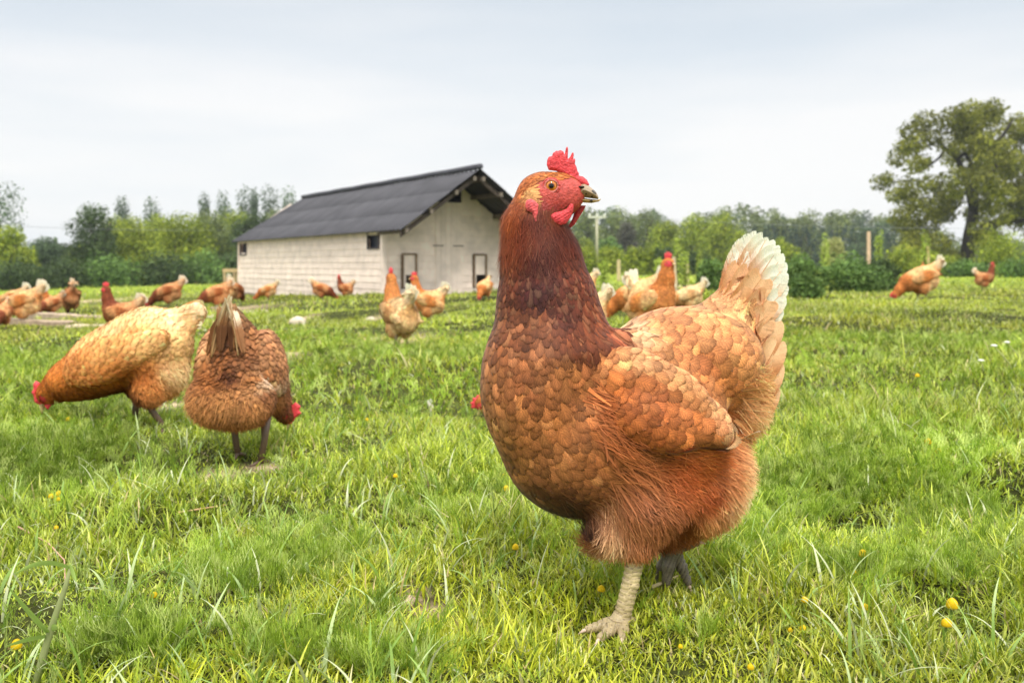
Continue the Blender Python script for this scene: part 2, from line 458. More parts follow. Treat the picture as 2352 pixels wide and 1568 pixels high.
def coat(sd, V, Q, ctrl, rng, spacing=0.46, ncand=60000, skip=None, detail=True, jit=0.16, rim=0.38, dirjit=0.10, fluff_n=1.0, pale=0.03, wmin=1.1, lift_k=1.0, camb=0.5):
    """imbricated contour feathers plus loose down over a solid. ctrl rows: x, y, dirx, diry, length, width, r, g, b (sRGB), fluff 0..1, lift"""
    buf = Buf()
    T = np.concatenate([Q[:, [0, 1, 2]], Q[:, [0, 2, 3]]])
    a, b, c = V[T[:, 0]], V[T[:, 1]], V[T[:, 2]]
    ar = np.linalg.norm(np.cross(b - a, c - a), axis=1)
    def sample(n):
        t = rng.choice(len(T), n, p=ar / ar.sum())
        u = rng.rand(n, 2); u = np.where(u.sum(1)[:, None] > 1, 1 - u, u)
        return a[t] + u[:, :1] * (b[t] - a[t]) + u[:, 1:] * (c[t] - a[t])
    def frames(P, A):
        N = sd.grad(P)
        D = np.concatenate([A[:, :2], np.zeros((len(P), 1))], 1)
        D = D / (np.linalg.norm(D, axis=1)[:, None] + 1e-9)
        D = D + dirjit * rng.randn(len(P), 3)
        D = D - (D * N).sum(1)[:, None] * N
        D /= np.linalg.norm(D, axis=1)[:, None] + 1e-9
        return N, D, np.cross(N, D)
    def lay(P, A, nu, vs, L, W, lift, camber, rimk, colj, curl):
        N, D, B = frames(P, A)
        us = np.linspace(-1, 1, nu)
        n = len(P); nv = len(vs)
        prof = feather_profile(vs) if nu > 2 else np.array([1 - 0.75 * x for x in vs])
        v_ = vs[None, :, None, None]; u_ = us[None, None, :, None]
        hw = (0.5 * W)[:, None, None, None] * prof[None, :, None, None]
        bend = (rng.randn(n) * curl)[:, None, None, None]
        rag = 1.0 + (0.05 * rng.randn(n, 1, nu, 1) * (vs[None, :, None, None] > 0.8) if nu > 2 else 0)
        X = (P[:, None, None, :] + D[:, None, None, :] * ((v_ - 0.38) * L[:, None, None, None] * rag)
             + B[:, None, None, :] * (u_ * hw + bend * v_ ** 2 * L[:, None, None, None]))
        X = X.reshape(-1, 3)
        Nn = np.repeat(N, nv * nu, axis=0)
        h = (0.8 + lift[:, None, None] * vs[None, :, None] ** 1.6 + camber * (0.5 * W)[:, None, None] * (1 - us[None, None, :] ** 2) * 0.22
             + np.zeros((n, nv, nu)))
        h = h + 0.12 * lift[:, None, None] * rng.randn(n, 1, 1)
        h = h.reshape(-1)
        for _ in range(2):
            X = X + Nn * np.clip(h - sd(X), -40, 40)[:, None]
        col = lin(A[:, 4:7]) * np.exp(colj * rng.randn(n, 1)) * (1 + 0.018 * rng.randn(n, 3))
        pl = rng.rand(n) < (pale(P) if callable(pale) else pale)
        col[pl] = np.clip(col[pl] * 1.35 + np.array((0.05, 0.035, 0.018)), 0, 0.8)
        if nu > 2:
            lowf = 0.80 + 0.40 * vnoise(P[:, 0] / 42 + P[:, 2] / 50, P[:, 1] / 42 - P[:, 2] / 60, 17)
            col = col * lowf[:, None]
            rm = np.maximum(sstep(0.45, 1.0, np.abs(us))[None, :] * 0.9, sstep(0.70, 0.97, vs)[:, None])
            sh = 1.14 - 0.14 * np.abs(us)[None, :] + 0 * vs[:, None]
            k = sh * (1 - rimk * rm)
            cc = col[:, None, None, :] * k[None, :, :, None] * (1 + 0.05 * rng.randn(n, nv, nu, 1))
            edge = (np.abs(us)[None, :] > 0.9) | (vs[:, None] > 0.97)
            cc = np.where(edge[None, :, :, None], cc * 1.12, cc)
        else:
            sc_ = L.mean() * .5
            tn = 0.76 + 0.48 * vnoise(P[:, 0] / sc_ + P[:, 2] / sc_ * .7, P[:, 1] / sc_ * .8 - P[:, 2] / sc_ * .6, 19)
            col = col * tn[:, None]
            st_ = rng.rand(n) < 0.09
            col[st_] *= 1.45
            cc = col[:, None, None, :] * (0.95 + 0.30 * vs[None, :, None, None]) * np.ones((1, nv, nu, 1))
        base = (np.arange(n) * nv * nu)[:, None, None]
        i = np.arange(nv - 1)[:, None] * nu + np.arange(nu - 1)[None, :]
        q = np.stack([i, i + 1, i + nu + 1, i + nu], -1).reshape(-1, 4)
        Qs = (q[None] + (np.arange(n) * nv * nu)[:, None, None]).reshape(-1, 4)
        E = None
        if nu > 2:
            rim_ = np.maximum(np.abs(us)[None, :], np.clip((vs[:, None] - .45) / .55, 0, 1))
            E = np.broadcast_to(np.stack([us[None, :] + 0 * vs[:, None], vs[:, None] + 0 * us[None, :], rim_], -1)[None], (n, nv, nu, 3)).reshape(-1, 3)
        buf.add(X, Qs, C=np.clip(cc.reshape(-1, 3), 0.002, 0.9), E=E)
    # contour feathers
    P = sample(ncand)
    if skip is not None: P = P[~skip(P)]
    A = ctrl_lookup(ctrl, P[:, :2])
    fl = A[:, 7]
    keepp = rng.rand(len(P)) > fl * 0.75
    P, A = P[keepp], A[keepp]
    k = dart(P, spacing * A[:, 3], rng)
    P, A = P[k], A[k]
    nu = 5 if detail else 3
    L = A[:, 2] * np.exp(0.12 * rng.randn(len(P))); W = A[:, 3] * np.exp(0.10 * rng.randn(len(P)))
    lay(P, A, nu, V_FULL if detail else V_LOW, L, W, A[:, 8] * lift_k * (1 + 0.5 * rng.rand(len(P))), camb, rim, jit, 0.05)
    # down: fine strands where the coat is fluffy, a few everywhere
    m = int(ncand * 0.42 * fluff_n)
    if m:
        P = sample(m)
        if skip is not None: P = P[~skip(P)]
        A = ctrl_lookup(ctrl, P[:, :2])
        kp = rng.rand(len(P)) < np.clip(A[:, 7] * 1.25 - 0.22, 0.0, 1)
        P, A = P[kp], A[kp]
        n = len(P)
        L = A[:, 2] * (0.75 + 0.5 * rng.rand(n)); W = np.full(n, 0.07) * A[:, 3] * (0.6 + 0.9 * rng.rand(n))
        W *= np.where(rng.rand(n) < 0.06, 3.0, 1.0)
        dirjit_local = 0.30
        A2 = A.copy(); ang = rng.randn(n) * dirjit_local
        A2[:, 0] = A[:, 0] * np.cos(ang) - A[:, 1] * np.sin(ang); A2[:, 1] = A[:, 0] * np.sin(ang) + A[:, 1] * np.cos(ang)
        lay(P, A2, 2, V_LOW, L, np.maximum(W, wmin), A[:, 8] * (1.4 + 1.6 * rng.rand(n)), 0.0, 0.0, jit * .8, 0.10)
    return buf

def quill(buf, root, ctrl_pt, tip, hw, side, c_root, c_tip, rng, nb=46, fray=0.15, tipw=0.72, white_from=0.5):
    """a large flight or tail feather: shaft with two vanes of barbs (each barb a narrow strip)"""
    root, cp, tip = (np.array(x, float) for x in (root, ctrl_pt, tip))
    side = np.array(side, float)
    t = np.linspace(0, 1, 12)[:, None]
    sh = (1 - t) ** 2 * root + 2 * t * (1 - t) * cp + t ** 2 * tip
    L = np.linalg.norm(tip - root)
    buf.tube(sh, np.linspace(max(2.2, hw * 0.07) if hw > 1 else hw * .1, 0.7 if hw > 1 else hw * .04, 12), 5, C=np.clip(c_root * 0.9, 0, .9))
    for sg in (-1, 1):
        tt = np.linspace(0.06, 0.985, nb)
        gap = rng.rand(nb)
        for i, v in enumerate(tt):
            p = (1 - v) ** 2 * root + 2 * v * (1 - v) * cp + v ** 2 * tip
            tan = 2 * (1 - v) * (cp - root) + 2 * v * (tip - cp); tan /= np.linalg.norm(tan)
            sd_ = side - (side @ tan) * tan; sd_ /= np.linalg.norm(sd_)
            nrm = np.cross(tan, sd_)
            w = hw * min(1.0, 0.35 + v * 1.6) * (math.sqrt(max(0.03, 1 - max(0, (v - tipw) / (1.02 - tipw)) ** 2.2)))
            w *= 1 + 0.012 * rng.randn()
            if v > 0.55 and rng.rand() < fray * 0.6: w *= 0.55 + 0.4 * rng.rand()
            fwd = 0.55 + 0.35 * v
            e = p + sd_ * sg * w + tan * w * fwd + nrm * (-0.10 * w + rng.randn() * 0.02 * hw)
            mid = p + sd_ * sg * w * 0.55 + tan * w * fwd * 0.42 + nrm * 0.06 * w
            step = L / nb * (0.86 if rng.rand() < fray else 1.9)
            c = c_root * (1 - sstep(white_from, white_from + 0.35, v)) + c_tip * sstep(white_from, white_from + 0.35, v)
            c = c * (1 + 0.035 * rng.randn())
            ce = c * (1 - 0.35 * sstep(white_from, white_from + .4, v)) + c_tip * 0.35 * sstep(white_from, white_from + .4, v)
            V = [p - tan * step * .5, p + tan * step * .5, mid - tan * step * .5, mid + tan * step * .5, e - tan * step * .5, e + tan * step * .4]
            buf.add(V, [(0, 1, 3, 2), (2, 3, 5, 4)], C=np.clip(np.array([c, c, c, c, ce, ce]), 0.01, 0.88))

def ball(c, r, n=14, axis=2, colf=None, squash=1.0):
    th = np.linspace(0, np.pi, n); ph = np.linspace(0, 2 * np.pi, 2 * n, endpoint=False)
    A, B = np.meshgrid(th, ph, indexing='ij')
    u = np.stack([np.sin(A) * np.cos(B), np.sin(A) * np.sin(B), np.cos(A) * squash], -1)
    if axis == 1: u = u[..., [0, 2, 1]]
    V = (np.array(c) + r * u).reshape(-1, 3); m = 2 * n
    Q = [(i * m + j, (i + 1) * m + j, (i + 1) * m + (j + 1) % m, i * m + (j + 1) % m) for i in range(n - 1) for j in range(m)]
    C = np.ones((len(V), 3)) if colf is None else np.array([colf(a) for a in A.ravel()])
    return V, Q, C
# ------------------------------------------------------------------ hens
FLESH = lin((212, 66, 72)); FLESH_D = lin((160, 52, 44)); HORN = lin((196, 168, 118)); LEGC = lin((205, 192, 165)); LEG_DARK = lin((105, 85, 70))

def eye_color(a):
    if a < 0.42: return (0.004, 0.004, 0.006)
    if a < 0.50: return (0.10, 0.03, 0.006)
    if a < 1.05: return (0.62, 0.22, 0.03) if a > 0.62 else (0.45, 0.11, 0.012)
    return (0.05, 0.02, 0.015)

def surf_d(sd, x, y, sgn=-1, start=260.0):
    """depth of the solid's near (sgn -1) or far (+1) surface at (x, y)"""
    p = np.array([[x, y, sgn * start]]); best = (1e9, 0.0)
    for _ in range(120):
        v = float(sd(p)[0])
        if v < best[0]: best = (v, float(p[0, 2]))
        if v < 0.3 or abs(p[0, 2]) > start + 1: break
        p[0, 2] -= sgn * max(v * 0.8, 0.3)
    return best[1]

def leg_piece(paths, ringed=False, detail=8):
    b = Buf()
    for path, radii, col in paths:
        b.tube(path, radii, detail, C=col)
    return b

def make_hen(sp, loc, rz=0.0, scale=1.0):
    """builds one hen from its solid, its coat table and its loose parts; returns the root"""
    s, (ox, oy) = sp['s'], sp['origin']
    X = lambda V: np.stack([(V[:, 0] - ox) * s, V[:, 2] * s, -(V[:, 1] - oy) * s], 1)
    rng = np.random.RandomState(sp.get('seed', 1))
    det = sp.get('detail', False)
    fm = M_FEATHER if det else M_FEATHER_FAR
    root = empty('hen', loc, rz, scale)
    sd = Solid(sp['prims'], sp.get('k', 28))
    V, Q = solid_mesh(sd, sp['h'])
    face = sp.get('face')
    C = lin(ctrl_lookup(sp['ctrl'], V[:, :2])[:, 4:7]) * 0.75
    infl = None
    if face is not None:
        q = poly_sd(V[:, :2], face) if np.ndim(face) == 2 else np.linalg.norm(V[:, :2] - np.array(face[:2]), axis=1) - face[2]
        f = 1 - sstep(-2, 4, q)[:, None] if det else 1 - sstep(-1, 1, q)[:, None]
        fl_ = (lin((196, 80, 72)) if det else FLESH) * (0.85 + 0.15 * rng.rand(len(V), 1))
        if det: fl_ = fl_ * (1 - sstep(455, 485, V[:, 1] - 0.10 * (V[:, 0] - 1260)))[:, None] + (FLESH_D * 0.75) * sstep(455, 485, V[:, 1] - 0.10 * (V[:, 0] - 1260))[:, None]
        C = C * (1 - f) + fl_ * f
        infl = f[:, 0]
        if det:   # wrinkled bare skin
            N = sd.grad(V); w = np.sin(V[:, 0] * 0.9 + 2.2 * np.sin(V[:, 1] * 0.33)) * np.sin(V[:, 1] * 0.75 + 1.3 * np.sin(V[:, 0] * 0.4))
            V = V + N * (w * 1.1 * infl)[:, None]
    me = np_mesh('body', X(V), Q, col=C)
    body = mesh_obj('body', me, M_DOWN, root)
    if infl is not None:
        me.materials.append(M_FLESH if det else M_FLESH_FAR)
        mi = (infl[Q].mean(1) > 0.5).astype(np.int32)
        me.polygons.foreach_set('material_index', mi)
    def skip(P):
        if face is None: return np.zeros(len(P), bool)
        if 'skip_box' in sp:
            a0, b0, a1, b1 = sp['skip_box']
            return (poly_sd(P[:, :2], face) < 1.0) | ((P[:, 0] > a0) & (P[:, 0] < a1) & (P[:, 1] > b0) & (P[:, 1] < b1))
        if np.ndim(face) == 2: return poly_sd(P[:, :2], face) < 1.0
        return np.linalg.norm(P[:, :2] - np.array(face[:2]), axis=1) < face[2]
    b = coat(sd, V, Q, sp['ctrl'], rng, spacing=sp.get('spacing', .46), ncand=sp['ncand'], skip=skip, detail=sp.get('fine', det), fluff_n=sp.get('fluff_n', 1.0),
             rim=sp.get('rim', .38), jit=sp.get('jit', .16), pale=sp.get('pale', .03), wmin=sp.get('wmin', 1.1), lift_k=sp.get('lift_k', 1.0), camb=sp.get('camb', .5))
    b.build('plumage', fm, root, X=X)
    for w in sp.get('wings', []):
        wd = Solid(w['prims'], 20)
        wV, wQ = solid_mesh(wd, sp['h'])
        wb = coat(wd, wV, wQ, w['ctrl'], rng, spacing=w.get('spacing', .44), ncand=w['ncand'], lift_k=sp.get('lift_k', 1.0) * 1.3, camb=sp.get('camb', .5), detail=sp.get('fine', det), fluff_n=0.25, rim=sp.get('rim', .38), jit=sp.get('jit', .16))
        wb.add(wV, wQ, C=lin(ctrl_lookup(w['ctrl'], wV[:, :2])[:, 4:7]) * 0.7)
        for q_ in w.get('quills', []): quill(wb, *q_, rng=rng, nb=w.get('nb', 36))
        wb.build('wing', fm, root, X=X)
    if sp.get('quills'):
        tb = Buf()
        for q_ in sp['quills']: quill(tb, *q_[:7], rng=rng, **q_[8])
        tb.build('tail', fm, root, X=X)
    mf = M_FLESH if det else M_FLESH_FAR
    for nm, poly, d0, th, edge, wave, col in sp.get('puffs', []):
        pV, pQ = puff(poly, d0, th, edge, sp['hp'], wave)
        rc = np.broadcast_to(col, (len(pV), 3)) * (0.88 + 0.24 * vnoise(pV[:, 0] * 0.35, pV[:, 1] * 0.35, 5))[:, None]
        if nm == 'beak' and sp.get('mud'):
            m_ = sum(np.exp(-(((pV[:, 0] - mx) / mr) ** 2 + ((pV[:, 1] - my) / mr) ** 2)) for mx, my, mr in sp['mud'])
            m_ = sstep(0.35, 0.75, m_ * (0.55 + 0.9 * vnoise(pV[:, 0] * 0.6, pV[:, 1] * 0.6, 9)))[:, None]
            rc = rc * (1 - m_) + lin((52, 48, 40)) * m_
            pV = pV + np.array((0, 0, -1.0)) * m_ * 1.5 * (vnoise(pV[:, 0] * 1.1, pV[:, 1] * 1.1, 4)[:, None] + 0.2)
        o = mesh_obj(nm, np_mesh(nm, X(pV), pQ, col=rc), M_HORN if nm == 'beak' else mf, root)
        if nm == 'beak' and sp.get('nostril'):
            nv, nq, nc = ball(sp['nostril'][:3], 1.0, 8, axis=1)
            nv = (nv - np.array(sp['nostril'][:3])) * np.array(sp['nostril'][3]) + np.array(sp['nostril'][:3])
            nb_ = Buf(); nb_.add(nv, nq, C=(0.05, 0.025, 0.02)); nb_.build('nostril', M_HORN, o, X=X)
    for ex, ey, er in sp.get('eyes', []):
        for sg in (-1, 1):
            d = surf_d(sd, ex, ey, sg)
            ev, eq, ec = ball((0, 0, 0), er, 18, axis=2, colf=eye_color)
            if sg < 0: ev = ev * np.array((1, -1, -1))
            ev = ev * np.array((1, 1, 0.62)) + np.array((ex, ey, d - sg * er * 0.22))
            eb = Buf(); eb.add(ev, eq, C=ec)
            eo = eb.build('eye', M_EYE, root, X=X)
            if det:
                a = np.linspace(0, 2 * np.pi, 33)
                lp = np.stack([ex + (er * 1.06) * np.cos(a), ey + (er * 0.98) * np.sin(a), np.full(33, d + sg * er * 0.06)], 1)
                lb = Buf(); lb.tube(lp, 2.1 + 0.7 * np.abs(np.sin(a)), 7, C=lin((196, 110, 100)))
                lp2 = np.stack([ex + (er * 1.34) * np.cos(a), ey + (er * 1.26) * np.sin(a), np.full(33, d - sg * 0.6)], 1)
                lb.tube(lp2, 2.2, 6, C=lin((205, 75, 72)))
                lb.build('eyelid', M_FLESH, eo, X=X)
    for lg in sp.get('legs', []):
        if callable(lg): lg(root, X, rng); continue
        b = Buf()
        for path, radii in lg['tubes']: b.tube(path, radii, 7, C=lg['col'])
        lo = b.build('leg', M_HORN, root, X=X)
    return root

def copy_hen(src, loc, rz, scale):
    r = src.copy(); COL.objects.link(r); r.location = loc; r.rotation_euler = (0, 0, rz); r.scale = (scale,) * 3
    for ch in list(src.children):
        c = ch.copy(); COL.objects.link(c); c.parent = r
        for g in list(ch.children):
            d = g.copy(); COL.objects.link(d); d.parent = c
    return r

# ---- the big hen in front
S0 = 1.03 / F
def g(px, py, d): return (CX + (px - CX) * (1 + d / F), HY + (py - HY) * (1 + d / F), d)
def zoomp(pts): return np.array([(1091 + x * 0.1611, 321.6 + y * 0.1611) for x, y in pts])
HD = -40
hen_prims = [
    ('e', g(1236, 885, -45), (128, 185, 128), 0), ('e', g(1332, 1000, -20), (182, 182, 142), 0), ('e', g(1440, 955, 0), (225, 190, 158), 0),
    ('e', g(1572, 825, 50), (182, 122, 116), 0), ('e', g(1586, 1080, 55), (122, 130, 118), 0), ('e', g(1470, 1120, -55), (104, 112, 78), 0),
    ('c', g(1470, 1190, -85), g(1462, 1246, -92), 60, 30), ('e', g(1398, 1218, -80), (48, 42, 38), 0), ('e', g(1690, 885, 90), (66, 118, 74), 0),
    ('c', g(1640, 790, 65), g(1696, 690, 100), 92, 52, 0.5), ('e', g(1525, 1150, 75), (88, 105, 66), 0),
    ('c', g(1272, 810, -35), g(1257, 700, -35), 145, 108, 0.88), ('c', g(1257, 700, -35), g(1243, 600, -38), 108, 85, 0.85),
    ('c', g(1243, 600, -38), g(1226, 520, HD), 85, 64, 0.85), ('c', g(1226, 520, HD), g(1242, 460, HD), 64, 50, 0.8),
    ('e', g(1254, 446, HD), (57, 47, 39), 0), ('e', g(1300, 458, HD), (36, 32, 27), 8), ('e', g(1310, 428, HD), (34, 17, 19), 32),
]
#        x     y     dx    dy    len  wid   r    g    b   fluff lift (dark belly rows: underside shade painted into r g b)
hen_ctrl = [
    (1240, 402, -1.0, 0.25, 22, 8, 168, 92, 40, 0.0, 2), (1300, 405, -1.0, -0.2, 18, 7, 175, 95, 40, 0.0, 2), (1195, 440, -0.7, 1.0, 30, 10, 172, 90, 42, 0.1, 3),
    (1222, 453, -1.0, 0.0, 24, 9, 204, 152, 98, 0.2, 3), (1210, 425, -0.9, 0.5, 24, 9, 160, 84, 38, 0.2, 3), (1195, 475, -0.4, 1.0, 30, 10, 150, 72, 34, 0.3, 3), (1225, 512, -0.1, 1, 34, 7, 94, 36, 22, .5, 3), (1160, 510, -0.2, 1.0, 48, 12, 152, 73, 31, 0.6, 4), (1150, 570, 0.0, 1.0, 52, 13, 132, 60, 26, 0.6, 4),
    (1210, 530, -0.1, 1.0, 42, 10, 107, 43, 20, 0.6, 3), (1300, 540, 0.1, 1.0, 38, 10, 90, 36, 21, 0.6, 3), (1240, 600, 0.0, 1.0, 48, 12, 80, 33, 25, 0.6, 3),
    (1160, 640, -0.05, 1.0, 48, 15, 109, 52, 30, 0.05, 4), (1225, 655, 0.0, 1.0, 50, 16, 73, 33, 31, 0.05, 3), (1320, 620, 0.25, 1.0, 55, 14, 102, 45, 25, 0.0, 4),
    (1290, 690, 0.1, 1.0, 58, 17, 94, 44, 31, 0.0, 4), (1365, 690, 0.35, 1.0, 72, 16, 118, 55, 26, 0.0, 5), (1385, 760, 0.35, 1.0, 85, 16, 118, 53, 24, 0.0, 6),
    (1330, 760, 0.15, 1.0, 70, 18, 111, 55, 29, 0.0, 5),
    (1150, 740, -0.1, 1.0, 44, 26, 124, 70, 40, 0.0, 4), (1220, 730, 0.0, 1.0, 46, 26, 118, 66, 38, 0.0, 4), (1120, 830, 0.0, 1.0, 57, 30, 161, 100, 57, 0.0, 4),
    (1200, 830, 0.05, 1.0, 59, 32, 155, 93, 54, 0.0, 5), (1280, 830, 0.2, 1.0, 62, 32, 163, 100, 57, 0.0, 5), (1130, 940, 0.1, 1.0, 62, 32, 171, 112, 67, 0.0, 4),
    (1210, 930, 0.15, 1.0, 64, 36, 163, 102, 58, 0.0, 5), (1290, 920, 0.4, 1.0, 66, 36, 167, 102, 56, 0.05, 5), (1160, 1040, 0.5, 1.0, 59, 30, 149, 95, 54, 0.0, 4),
    (1240, 1020, 0.6, 0.9, 66, 34, 153, 97, 56, 0.0, 5), (1330, 1010, 0.9, 0.7, 71, 36, 158, 97, 54, 0.1, 6), (1220, 1105, 0.9, 0.8, 57, 24, 90, 52, 31, 0.1, 5),
    (1300, 1150, 1.0, 0.7, 59, 22, 63, 36, 23, 0.3, 6), (1340, 1200, 1.0, 0.6, 50, 19, 65, 36, 23, 0.5, 7), (1350, 1100, 1.0, 0.5, 69, 32, 144, 88, 52, 0.1, 6),
    (1375, 815, 0.9, 0.4, 66, 32, 181, 114, 67, 0.1, 5), (1430, 825, 0.95, 0.35, 69, 32, 208, 139, 88, 0.05, 5), (1460, 860, 0.9, 0.4, 56, 34, 193, 115, 64, 0.05, 5),
    (1390, 905, 0.9, 0.35, 75, 30, 167, 92, 46, 0.28, 8), (1390, 970, 0.9, 0.4, 78, 32, 167, 93, 48, 0.28, 8), (1440, 1040, 0.9, 0.5, 75, 34, 165, 98, 56, 0.25, 7),
    (1450, 1110, 0.8, 0.6, 73, 34, 155, 94, 56, 0.35, 7), (1440, 1180, 0.5, 0.9, 69, 28, 163, 103, 63, 0.7, 8), (1405, 1195, -0.35, 1.0, 85, 22, 202, 158, 115, 0.9, 11),
    (1375, 1235, -1.0, 0.22, 96, 19, 161, 102, 62, 0.9, 12), (1440, 1250, -0.1, 1.0, 48, 17, 151, 86, 43, 0.85, 8), (1490, 1250, 0.2, 1.0, 46, 20, 114, 63, 32, 0.9, 8),
    (1560, 1190, 0.6, 0.8, 52, 24, 124, 68, 35, 0.95, 9), (1500, 1005, 0.9, 0.4, 60, 34, 167, 95, 51, 0.15, 5), (1600, 985, 0.9, 0.4, 60, 34, 178, 106, 58, 0.15, 5), (1540, 1060, 0.9, 0.45, 64, 30, 169, 86, 42, 0.85, 9), (1600, 1030, 1.0, 0.3, 64, 28, 181, 98, 48, 0.95, 10),
    (1600, 1110, 0.8, 0.6, 62, 30, 172, 89, 45, 0.86, 10), (1655, 1075, 0.8, 0.6, 62, 28, 194, 125, 74, 0.97, 12), (1690, 1070, 0.8, 0.6, 58, 26, 210, 160, 110, 0.97, 12), (1670, 1140, 0.5, 1.0, 58, 26, 212, 161, 112, 0.98, 12), (1710, 1120, 0.5, 1.0, 50, 26, 216, 172, 124, 0.98, 12),
    (1625, 1170, 0.4, 1.0, 58, 26, 192, 132, 83, 0.97, 12),
    (1440, 755, 0.95, 0.3, 60, 24, 221, 174, 129, 0.15, 6), (1480, 730, 1.0, -0.1, 56, 36, 212, 147, 96, 0.0, 6), (1540, 710, 1.0, -0.05, 58, 42, 210, 143, 92, 0.0, 6),
    (1600, 700, 1.0, 0.0, 62, 44, 210, 149, 97, 0.0, 7), (1540, 770, 1.0, 0.2, 60, 46, 199, 126, 74, 0.0, 7), (1610, 760, 1.0, 0.15, 66, 48, 206, 138, 85, 0.0, 8),
    (1600, 820, 0.9, 0.5, 62, 46, 191, 114, 64, 0.0, 8), (1660, 800, 0.8, 0.3, 70, 50, 203, 134, 81, 0.0, 8), (1650, 870, 0.7, 0.7, 60, 40, 191, 117, 65, 0.0, 8),
    (1690, 860, 0.6, 0.5, 64, 40, 199, 132, 80, 0.0, 8), (1680, 940, 0.6, 0.8, 58, 34, 193, 123, 71, 0.1, 8), (1735, 900, 0.9, 0.0, 60, 34, 212, 158, 106, 0.4, 10),
    (1735, 960, 0.9, 0.5, 56, 28, 216, 167, 117, 0.8, 12), (1660, 690, 0.7, -0.7, 80, 34, 208, 152, 103, 0.1, 7), (1700, 640, 0.5, -0.9, 90, 40, 228, 176, 128, 0.0, 7),
    (1735, 720, 0.6, -0.7, 85, 44, 210, 154, 103, 0.0, 7),
]
hen_solid0 = Solid(list(hen_prims), 28)
def _bump(px, py, off):
    x, y = px, py
    for _ in range(3):
        d = surf_d(hen_solid0, x, y); x, y, _d = g(px, py, d)
    return (x, y, d + off)
hen_prims += [('e', _bump(1405, 866, 20), (98, 74, 32), 26), ('e', _bump(1470, 812, 24), (80, 46, 28), 20)]
hen_solid = Solid(hen_prims, 28)
def on(px, py, off=0.0, sgn=-1):
    x, y = px, py
    for _ in range(3):
        d = surf_d(hen_solid, x, y, sgn); x, y, _d = g(px, py, d)
    return (x, y, d + off)
wing_ctrl = [
    (1300, 835, 0.6, 0.8, 46, 30, 186, 111, 61, 0.2, 5), (1370, 800, 0.9, 0.45, 50, 32, 199, 129, 77, 0.05, 5), (1440, 790, 0.95, 0.35, 52, 30, 213, 152, 102, 0.0, 5),
    (1520, 840, 0.9, 0.45, 54, 32, 212, 149, 98, 0.0, 5), (1600, 905, 0.85, 0.55, 58, 32, 210, 147, 98, 0.0, 5), (1400, 880, 0.9, 0.4, 46, 30, 182, 101, 51, 0.15, 6),
    (1480, 890, 0.9, 0.45, 52, 34, 182, 101, 51, 0.0, 6), (1560, 940, 0.85, 0.5, 60, 36, 186, 107, 56, 0.0, 6), (1440, 960, 0.8, 0.6, 60, 34, 171, 94, 47, 0.0, 6),
    (1500, 990, 0.75, 0.65, 72, 38, 167, 94, 49, 0.0, 6), (1580, 990, 0.8, 0.5, 78, 38, 176, 105, 58, 0.0, 6), (1660, 970, 0.75, 0.7, 70, 34, 215, 172, 123, 0.0, 6),
    (1690, 1000, 0.7, 0.8, 60, 26, 246, 224, 188, 0.0, 5),
]
def wing_side(sgn):
    o = 10.0 * -sgn
    pr = [('e', on(1455, 885, 21 * -sgn, sgn), (92, 76, 32), 25), ('e', on(1530, 928, 14 * -sgn, sgn), (108, 80, 34), 30),
          ('e', on(1610, 962, o, sgn), (82, 48, 24), 35), ('c', on(1600, 955, o, sgn), on(1688, 996, o - 8 * -sgn, sgn), 36, 15, 0.6), ('e', on(1505, 974, 4 * -sgn, sgn), (95, 56, 30), 20), ('e', on(1590, 984, 2 * -sgn, sgn), (80, 34, 26), 12)]
    qs = []
    for k in range(6):
        if sgn > 0: break
        a = np.array(on(1590 - 26 * k, 955 + 3 * k, 0)); e = np.array(on(1698 - 34 * k, 1004 + 3.5 * k, -5 + 1.5 * k))
        m = (a + e) / 2 + np.array((8, -3, -5))
        f_ = max(0.0, 1 - k / 2.0)
        qs.append((a, m, e, 15, (0.45, -0.9, -0.15), lin((200, 128, 74)), lin((246, 226, 192)) * f_ + lin((196, 130, 80)) * (1 - f_)))
    return dict(prims=pr, ctrl=wing_ctrl, ncand=9000, quills=qs, nb=40)

TAN_R, TIP = lin((222, 170, 120)), lin((254, 243, 226))
TAN2 = lin((214, 158, 106))
tail_quills = []
_tips = np.array([(1700, 580, 126), (1712, 562, 132), (1728, 552, 138), (1744, 548, 142), (1758, 552, 142), (1770, 564, 140), (1780, 582, 138), (1787, 602, 134), (1791, 626, 130), (1792, 652, 126), (1789, 680, 122), (1784, 708, 118)])
for i_, (tx, ty, dd) in enumerate(_tips):
    hw = 30 + 12 * math.sin(math.pi * min(1, .12 + i_ / 13)); dd = dd + (4 if i_ % 2 else -4)
    rt = g(1668 + (tx - 1740) * 0.10, 770 + (ty - 600) * 0.3, dd - 30); tp = g(tx, ty, dd)
    md = (np.array(rt) + np.array(tp)) / 2 + np.array((-10 + (ty - 600) * .12, 8, 6))
    tail_quills.append((rt, md, tp, hw, (0.8, 0.55, 0.25), TAN_R * (.94 + .1 * (i_ % 3)), TIP, None, dict(nb=160, fray=0.03 if i_ > 2 else 0.4, white_from=0.57, tipw=.62)))
for tx, ty, dd, hw in ((1697, 610, 96, 26), (1722, 625, 92, 34), (1748, 640, 88, 38), (1762, 688, 86, 38), (1756, 730, 82, 38)):
    rt = g(1650 + (tx - 1740) * 0.1, 775 + (ty - 640) * 0.4, dd - 12); tp = g(tx, ty, dd)
    md = (np.array(rt) + np.array(tp)) / 2 + np.array((-6, 4, -8))
    tail_quills.append((rt, md, tp, hw, (0.8, 0.55, 0.2), TAN2, lin((230, 184, 138)), None, dict(nb=150, fray=0.0)))
